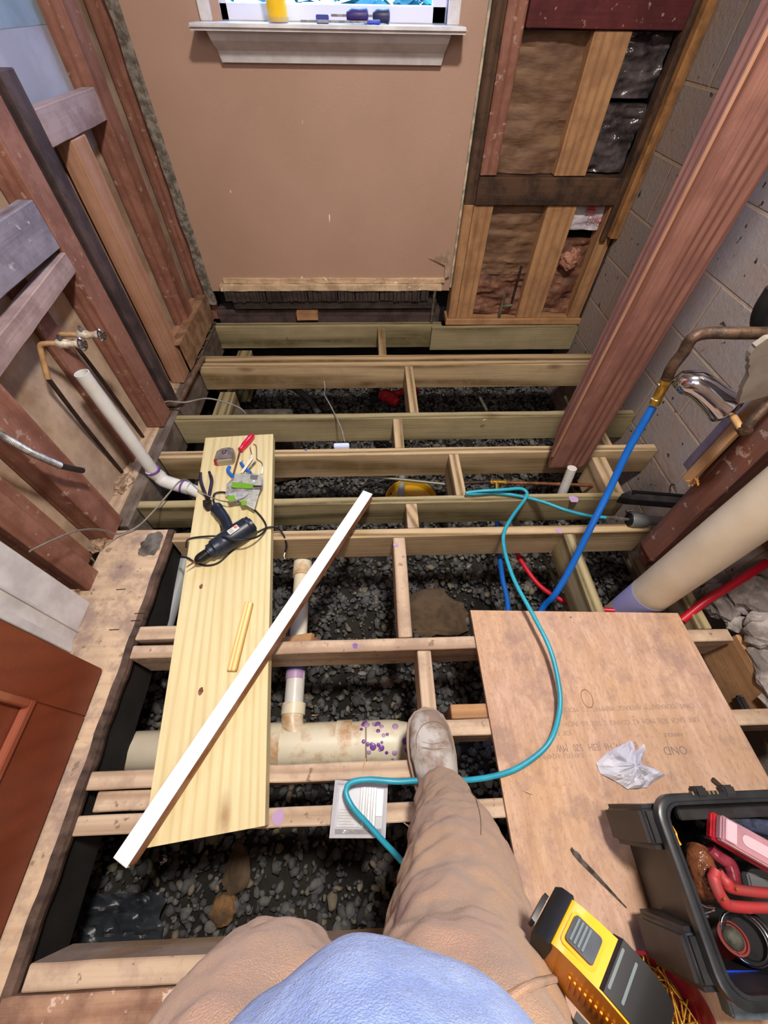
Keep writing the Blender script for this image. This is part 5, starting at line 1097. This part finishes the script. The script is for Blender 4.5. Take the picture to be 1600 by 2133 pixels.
rot_box('label_strip',at(1555,2042,z=.165),at(1600,2052,z=.165),.005,.0015,plain('ice_blue_label','#a8d8f0',.4),bb,.0003)
for i,(pts,l) in enumerate(((((1478,1852),(1492,1862),(1500,1862)),'upper curved silver hook by the brown packet'),(((1454,1878),(1470,1888),(1488,1890)),'lower curved silver hook by the brown packet'),(((1463,1905),(1488,1897)),'left silver pin beside the hole saw'),(((1466,1913),(1476,1909)),'shorter silver pin beside the hole saw'))):
    tube('metal_hook',[at(x,y,z=.17) for x,y in pts],.0022,CHR,n=5,seg=8,label=l,cat='hook')
yc=thing('yellow_clip',at(1410,1740,z=.18),'yellow wire clip hanging on the inner wall of the toolbox','clip')
tube('wire',[at(1385,1697,z=.2),at(1400,1720,z=.2),at(1409,1735,z=.2)],.0012,YEL,parent=yc,n=3,seg=6)
tube('body',[at(1407,1735,z=.2),at(1410,1748,z=.2),at(1417,1760,z=.2)],.003,YEL,parent=yc,n=3,seg=8)
for i,(px,py,z_,l) in enumerate(((1480,1735,.06,'dark tool heap at the back of the toolbox'),(1545,1770,.1,'black tool body under the clear case'),(1580,2000,.08,'dark tool heap under the chrome ring'),(1510,2000,.05,'dark tool heap at the near corner of the toolbox'))):
    p=at(px,py,z=z_);bm=bmesh.new();bmesh.ops.create_icosphere(bm,subdivisions=3,radius=.04)
    for v in bm.verts: v.co=Vector((v.co.x*1.1,v.co.y*.8,v.co.z*.7))*(1+noise.fractal(v.co*40,1,2,3)*.4)+p
    obj('dark_pouch',bm,BLK,label=l,cat='pouch',smooth=True)
# ================================================================ SCREWS IN TUB
bc_=at(1348,2128,z=zp);bwl=thing('screw_tub',(bc_.x,bc_.y,zp),'round dark red plastic tub holding gold screws on the plywood','tub')
bm=bmesh.new();lathe(bm,(bc_.x,bc_.y,zp+.001),[(.075,0),(.085,.004),(.097,.045),(.100,.048),(.100,.052),(.095,.052),(.082,.008),(.001,.006)],48);obj('bowl',bm,MAG,bwl,smooth=True)
def screw_mesh():
    bm=bmesh.new();L=.062;lathe(bm,(0,0,0),[(.0001,L),(.0008,L-.004),(.0019,L-.010)]+[(.0021 if i%2 else .0017,L-.010-i*.0016) for i in range(1,20)]+[(.0018,.006),(.0021,.004),(.0043,.0008),(.0043,0),(.0018,-.0001),(.0016,.0008),(.0001,.001)],10)
    bmesh.ops.rotate(bm,verts=bm.verts,cent=(0,0,0),matrix=Matrix.Rotation(math.radians(90),3,'Y'));return bm
s0=obj('deck_screw',screw_mesh(),GOLD,recenter=False,smooth=True,label='gold coloured deck screw in the pile inside the red tub',cat='screw',group='gold screws heaped in the tub')
for i in range(150):
    o=s0 if i==0 else s0.copy()
    if i: COL.objects.link(o)
    r=.078*math.sqrt(random.random());th_=random.random()*6.283;an=random.gauss(-1.0,.75)+(3.14 if random.random()<.4 else 0)
    x=bc_.x-.0+r*math.cos(th_);y=bc_.y+r*math.sin(th_)
    zz=zp+.012+.032*max(0,1-(r/.075)**2)*random.random()+.006*(i/110)
    o.location=(x-math.cos(an)*.03,y-math.sin(an)*.03,zz);o.rotation_euler=(random.random()*6,random.uniform(-.22,.22),an)
# ================================================================ PERSON
pe=thing('person',(.1,-.1,0),'person seen from above in light blue shirt and brown work trousers, one dusty shoe forward','person')
def ell(c,a,b,tilt=None,n=28,ph=0,amp=.0,seed=0,up=None):
    """closed ring: a half width along x, b half depth along y, in a plane with normal tilt"""
    t=Vector(tilt or (0,0,1)).normalized();x=Vector((1,0,0));x=(x-t*x.dot(t)).normalized();y=t.cross(x);out=[]
    for i in range(n):
        th=2*math.pi*i/n;k=1+amp*noise.noise(Vector((math.cos(th)*2+seed,math.sin(th)*2,seed)))
        out.append(Vector(c)+x*a*k*math.cos(th)+y*b*k*math.sin(th))
    return out
def legloft(C,n=28):
    P=[Vector(c[:3]) for c in C];RR=[]
    for i,c in enumerate(C):
        t=(P[min(i+1,len(P)-1)]-P[max(i-1,0)])
        RR.append(ell(P[i],c[3],c[4],t,n,amp=.05,seed=i*1.7))
    return RR
def interp(C,k=4):
    out=[];Pn=[Vector(c[:3]) for c in C];pts=crv(Pn,k)
    for i in range(len(pts)):
        f=min(i/k,len(C)-1-1e-6);j=int(f);t=f-j;out.append((*pts[i],C[j][3]*(1-t)+C[j+1][3]*t,C[j][4]*(1-t)+C[j+1][4]*t))
    return out
def mid(x0,x1,y,z):
    a=at(x0,y,z=z);b=at(x1,y,z=z);return (a.x+b.x)/2,(a.y+b.y)/2,(b.x-a.x)/2
RL=[]
for x0,x1,y,z,dp_,dy in ((870,965,1632,.085,.055,-.02),(864,985,1645,.15,.062,-.03),(852,1022,1690,.27,.07,-.035),(842,1062,1752,.39,.078,-.03),(812,1090,1822,.50,.085,-.045),(775,1118,1890,.58,.088,-.055),(735,1150,1945,.655,.09,-.068),(695,1190,2010,.72,.09,-.07)):
    x,y_,w=mid(x0,x1,y,z);RL.append((x,y_+dy,z,w,dp_))
RL.append((.085,-.22,.80,.10,.10));RL.append((.08,-.26,.88,.11,.11))
LLg=[(-.34,-.62,.10,.06,.065),(-.30,-.50,.28,.065,.07),(-.22,-.34,.47,.078,.08),(-.125,-.20,.62,.080,.085),(-.082,-.158,.71,.080,.086),(-.08,-.19,.80,.10,.10),(-.08,-.26,.88,.11,.11)]
bm=bmesh.new()
rings(bm,legloft(interp(RL)));rings(bm,legloft(interp(LLg)))
rings(bm,[ell((0,-.24,.76),.12,.08),ell((0,-.25,.82),.17,.115),ell((0,-.26,.90),.18,.13),ell((0,-.27,1.0),.18,.13)])
tr=obj('trousers',bm,PANT,pe,smooth=True)
md=tr.modifiers.new('r','REMESH');md.mode='VOXEL';md.voxel_size=.006;md.use_smooth_shade=True
md=tr.modifiers.new('s','SMOOTH');md.iterations=8;md.factor=.6
# real folds: displace with stretched procedural clouds
tx=bpy.data.textures.new('fold','CLOUDS');tx.noise_scale=.06;tx.noise_depth=3
md=tr.modifiers.new('d','DISPLACE');md.texture=tx;md.texture_coords='LOCAL';md.strength=.022;md.mid_level=.5
tx3=bpy.data.textures.new('fold3','CLOUDS');tx3.noise_scale=.022;tx3.noise_depth=3
md=tr.modifiers.new('d2','DISPLACE');md.texture=tx3;md.texture_coords='LOCAL';md.strength=.004
# fold ridges and pocket hem
def seam(name,pts,r,mat=PANT,sy=1): tube(name,pts,r,mat,parent=pe,seg=10,sy=sy,n=8)
# shirt
bm=bmesh.new();RR=[]
for z,a_,b_2,cy in ((.80,.140,.20,-.29),(.815,.146,.212,-.29),(.85,.150,.230,-.29),(.90,.155,.234,-.295),(.97,.165,.222,-.31),(1.05,.19,.20,-.33),(1.15,.20,.17,-.36),(1.25,.21,.15,-.39),(1.35,.20,.13,-.41),(1.42,.12,.09,-.42)):
    row=[]
    for i in range(64):
        th=6.28318*i/64;k=1+.02*noise.noise(Vector((math.cos(th)*3,math.sin(th)*3,z*3)))+(.03*noise.noise(Vector((math.cos(th)*5,math.sin(th)*5,1))) if z<.86 else 0)
        row.append(Vector((-.004+a_*k*math.cos(th),cy+.008+b_2*k*math.sin(th),z)))
    RR.append(row)
rings(bm,RR);shr=obj('shirt',bm,SHIRT,pe,smooth=True);md=shr.modifiers.new('ss','SUBSURF');md.levels=2;md.render_levels=2
tx2=bpy.data.textures.new('fold2','CLOUDS');tx2.noise_scale=.09;tx2.noise_depth=2
md=shr.modifiers.new('d','DISPLACE');md.texture=tx2;md.texture_coords='LOCAL';md.strength=.010
# shoe
def shoe(M,parent):
    t=None;bm=bmesh.new();RR=[];pr=[(-.11,.030,.045),(-.10,.036,.075),(-.07,.038,.10),(-.03,.040,.102),(.0,.043,.092),(.03,.047,.078),(.06,.051,.066),(.09,.051,.056),(.12,.047,.048),(.145,.038,.038),(.16,.022,.024)]
    for y,w,h in pr:
        RR.append([M@Vector((w*math.cos(a)*(1.0 if math.sin(a)<.2 else .94),y,.016+max(0,h*(.5+.5*math.sin(a))*1.0)-.0)) for a in [i*6.28318/22 for i in range(22)]])
    rings(bm,RR);u=obj('shoe',bm,SHOE,parent,smooth=True,label='scuffed grey brown leather upper');m=u.modifiers.new('s','SUBSURF');m.levels=m.render_levels=2
    txs=bpy.data.textures.get('crease') or bpy.data.textures.new('crease','CLOUDS');txs.noise_scale=.018;m=u.modifiers.new('d','DISPLACE');m.texture=txs;m.strength=.004;m.texture_coords='LOCAL'
    bm=bmesh.new();ol=[(p[1]+.005,p[0]) for p in pr]+[(0.0,.169)]+[(-p[1]-.005,p[0]) for p in pr[::-1]];prism(bm,ol,.026,M@Matrix.Translation((0,0,.0)),.003);obj('sole',bm,SOLE,u,smooth=True)
    for k,y in enumerate((.012,-.005)):
        tube('lace',[M@Vector((-.030,y,.092)),M@Vector((-.015,y+.002,.108)),M@Vector((0,y,.112)),M@Vector((.015,y-.002,.108)),M@Vector((.030,y,.092))],.0025,LACE,parent=u,seg=8,n=5)
    for sx in (-1,1):
        bm=bmesh.new();lathe(bm,M@Vector((sx*.030,.014,.090)),[(.004,0),(.004,.002),(.002,.003)],12);obj('eyelet',bm,CHD,u,smooth=True)
Ms=Matrix.Translation((.141,.018,.0015))@Matrix.Rotation(math.radians(5),4,'Z')@Matrix.Scale(1.06,4)
shoe(Ms,pe)
shoe(Matrix.Translation((-.34,-.66,.006))@Matrix.Rotation(math.radians(12),4,'Z'),pe)
# pocket hem along right hip
dg=bpy.context.evaluated_depsgraph_get();dg.update();te=tr.evaluated_get(dg)
def on_cloth(px,py,lift=.001,te=te):
    d=(R3@Vector((px-CX,CY-py,-F))).normalized();mi=te.matrix_world.inverted()
    ok,loc,nn,ix=te.ray_cast(mi@CAM,mi.to_3x3()@d)
    return te.matrix_world@loc+nn*lift if ok else None
def cloth_line(name,pts,r,mat,tr=tr,te=te):
    P=[on_cloth(*p,te=te) for p in crv2(pts)];P=[p for p in P if p is not None]
    if len(P)>2: obj(name,sweep(bmesh.new(),P,r,8),mat,tr,smooth=True)
def crv2(pts,n=6):
    return [(v.x,v.y) for v in crv([(a,b,0) for a,b in pts],n)]
THR=plain('dark_seam_thread','#7d6048',.9)
cloth_line('pocket_hem',[(1015,2112),(1050,2092),(1090,2066),(1130,2048),(1165,2040),(1188,2040)],.0022,PANT)
cloth_line('pocket_stitching',[(1010,2098),(1045,2078),(1088,2054),(1130,2036),(1180,2030)],.0006,THR)
cloth_line('side_seam',[(975,1645),(990,1662),(1000,1700),(1002,1740)],.0005,THR)
sho=bpy.data.objects['shoe'];se_=sho.evaluated_get(dg)
cloth_line('apron_seam',[(868,1560),(868,1535),(878,1514),(895,1504),(912,1504),(928,1516),(938,1540),(944,1570)],.0009,plain('grey_stitch','#7a6c62',.9),sho,se_)
cloth_line('toe_crease',[(880,1545),(900,1549),(925,1546)],.0012,SHOE,sho,se_);cloth_line('toe_crease',[(880,1557),(903,1561),(930,1557)],.0014,SHOE,sho,se_)
# ================================================================ BELT TAPE MEASURE
zc_=.71
t0=at(1140,1908,z=zc_-.015);t1=at(1345,2115,z=zc_+.015)
tmx=thing('tape_measure',at(1240,2000,z=zc_-.05),'large yellow and black tape measure clipped at the right hip','tape measure')
xd=(t1-t0).normalized();vw=(CAM-at(1240,2010,z=zc_)).normalized()
org=at(1244,1992,z=zc_)
upv=(vw*.9+Vector((.5,.62,0))*.42).normalized()*1
MT=frame(org,xd,upv)@Matrix.Diagonal((.86,-.84,.86,1))   # local x along body, z spine direction (towards viewer), y across
# outline in local x (length) / z (height): D shape; build as extrusion along y
ol=[(-.046,-.030),(-.046,-.012),(-.040,-.002),(-.026,.004),(-.008,.006),(.012,.006),(.032,.001),(.046,-.009),(.054,-.024),(.056,-.048),(.046,-.066),(-.030,-.066),(-.044,-.052)]
Rx=Matrix.Rotation(math.radians(90),4,'X')
def ext(pts,y0,y1,bev,mat,name,parent):
    b=bmesh.new();prism(b,pts,y1-y0,MT@Matrix.Translation((0,y1,0))@Rx,bev);return obj(name,b,mat,parent,smooth=True)
tcase=ext(ol,-.022,.022,.004,YEL,'case',tmx)
# black rubber spine pieces (wrap back end)
bl=[(.004,.0025),(.012,.0085),(.032,.0035),(.047,-.007),(.056,-.023),(.0585,-.048),(.048,-.069),(.02,-.069),(.03,-.05),(.04,-.03),(.03,-.012),(.014,-.003)]
tbump=ext(bl,-.0245,.0205,.003,BLKR,'rubber_bumper',tmx)
ext([(-.049,-.034),(-.049,-.010),(-.043,.0),(-.032,.004),(-.030,-.006),(-.034,-.034)],-.0245,.0245,.004,BLKR,'nose_bumper',tmx)
for i in range(4):
    xx=.014+i*.0105;zz=[.0075,.0045,-.0005,-.008][i]
    b=bmesh.new();prism(b,rrect(.0022,.034,.001),.0016,MT@Matrix.Translation((xx,-.001,zz-.0003))@Matrix.Rotation(math.radians([8,18,30,42][i]),4,'Y'),.0003);obj('grip_rib',b,plain('worn_grey_rubber','#5c6668',.6),tbump)
b=bmesh.new();prism(b,rrect(.024,.024,.003),.006,MT@Matrix.Translation((-.012,.001,.004)),.001);tbut=obj('lock_button',b,plain('charcoal_button','#2c3038',.45,0,'#3c424c',40),tmx,smooth=True)
for i in range(4):
    b=bmesh.new();prism(b,rrect(.0018,.02,.0006),.0016,MT@Matrix.Translation((-.020+i*.0034,.001,.0098)),.0003);obj('button_ridge',b,plain('worn_grey_rubber','#5c6668',.6),tbut)
b=bmesh.new();prism(b,rrect(.030,.030,.004),.0012,MT@Matrix.Translation((-.012,.001,.0052)),.0004);obj('button_surround',b,YEL,tmx)
for i in range(12):
    b=bmesh.new();prism(b,rrect(.0022,.030-.0006*i,.0008),.002,MT@Matrix.Translation((-.012+i*.0045,.0225,-.034))@Matrix.Rotation(math.radians(-90),4,'X')@Matrix.Rotation(math.radians(0),4,'Z'),.0004);obj('side_ridge',b,plain('deep_yellow','#e08c10',.4),tcase)
b=bmesh.new();prism(b,rrect(.016,.03,.002),.004,MT@Matrix.Translation((-.052,0,-.022))@Matrix.Rotation(math.radians(-78),4,'Y'),.001);obj('hook',b,plain('chipped_black_hook','#1c1c1e',.4,.3,'#d8d4c4',90,.62,.64),tmx,smooth=True)
# belt clip, black with chrome insert
b=bmesh.new();prism(b,[(-.030,-.012),(.034,-.014),(.040,0),(.034,.012),(-.030,.012)],.006,MT@Matrix.Translation((.030,.034,-.045))@Matrix.Rotation(math.radians(-90),4,'X'),.002);tclip=obj('belt_clip',b,BLK,tmx,smooth=True)
b=bmesh.new();prism(b,[(-.018,-.004),(-.004,-.006),(.014,-.002),(.018,.002),(.004,.006),(-.014,.003)],.003,MT@Matrix.Translation((.030,.0405,-.045))@Matrix.Rotation(math.radians(-90),4,'X'),.001);obj('chrome_insert',b,CHR,tclip,smooth=True)
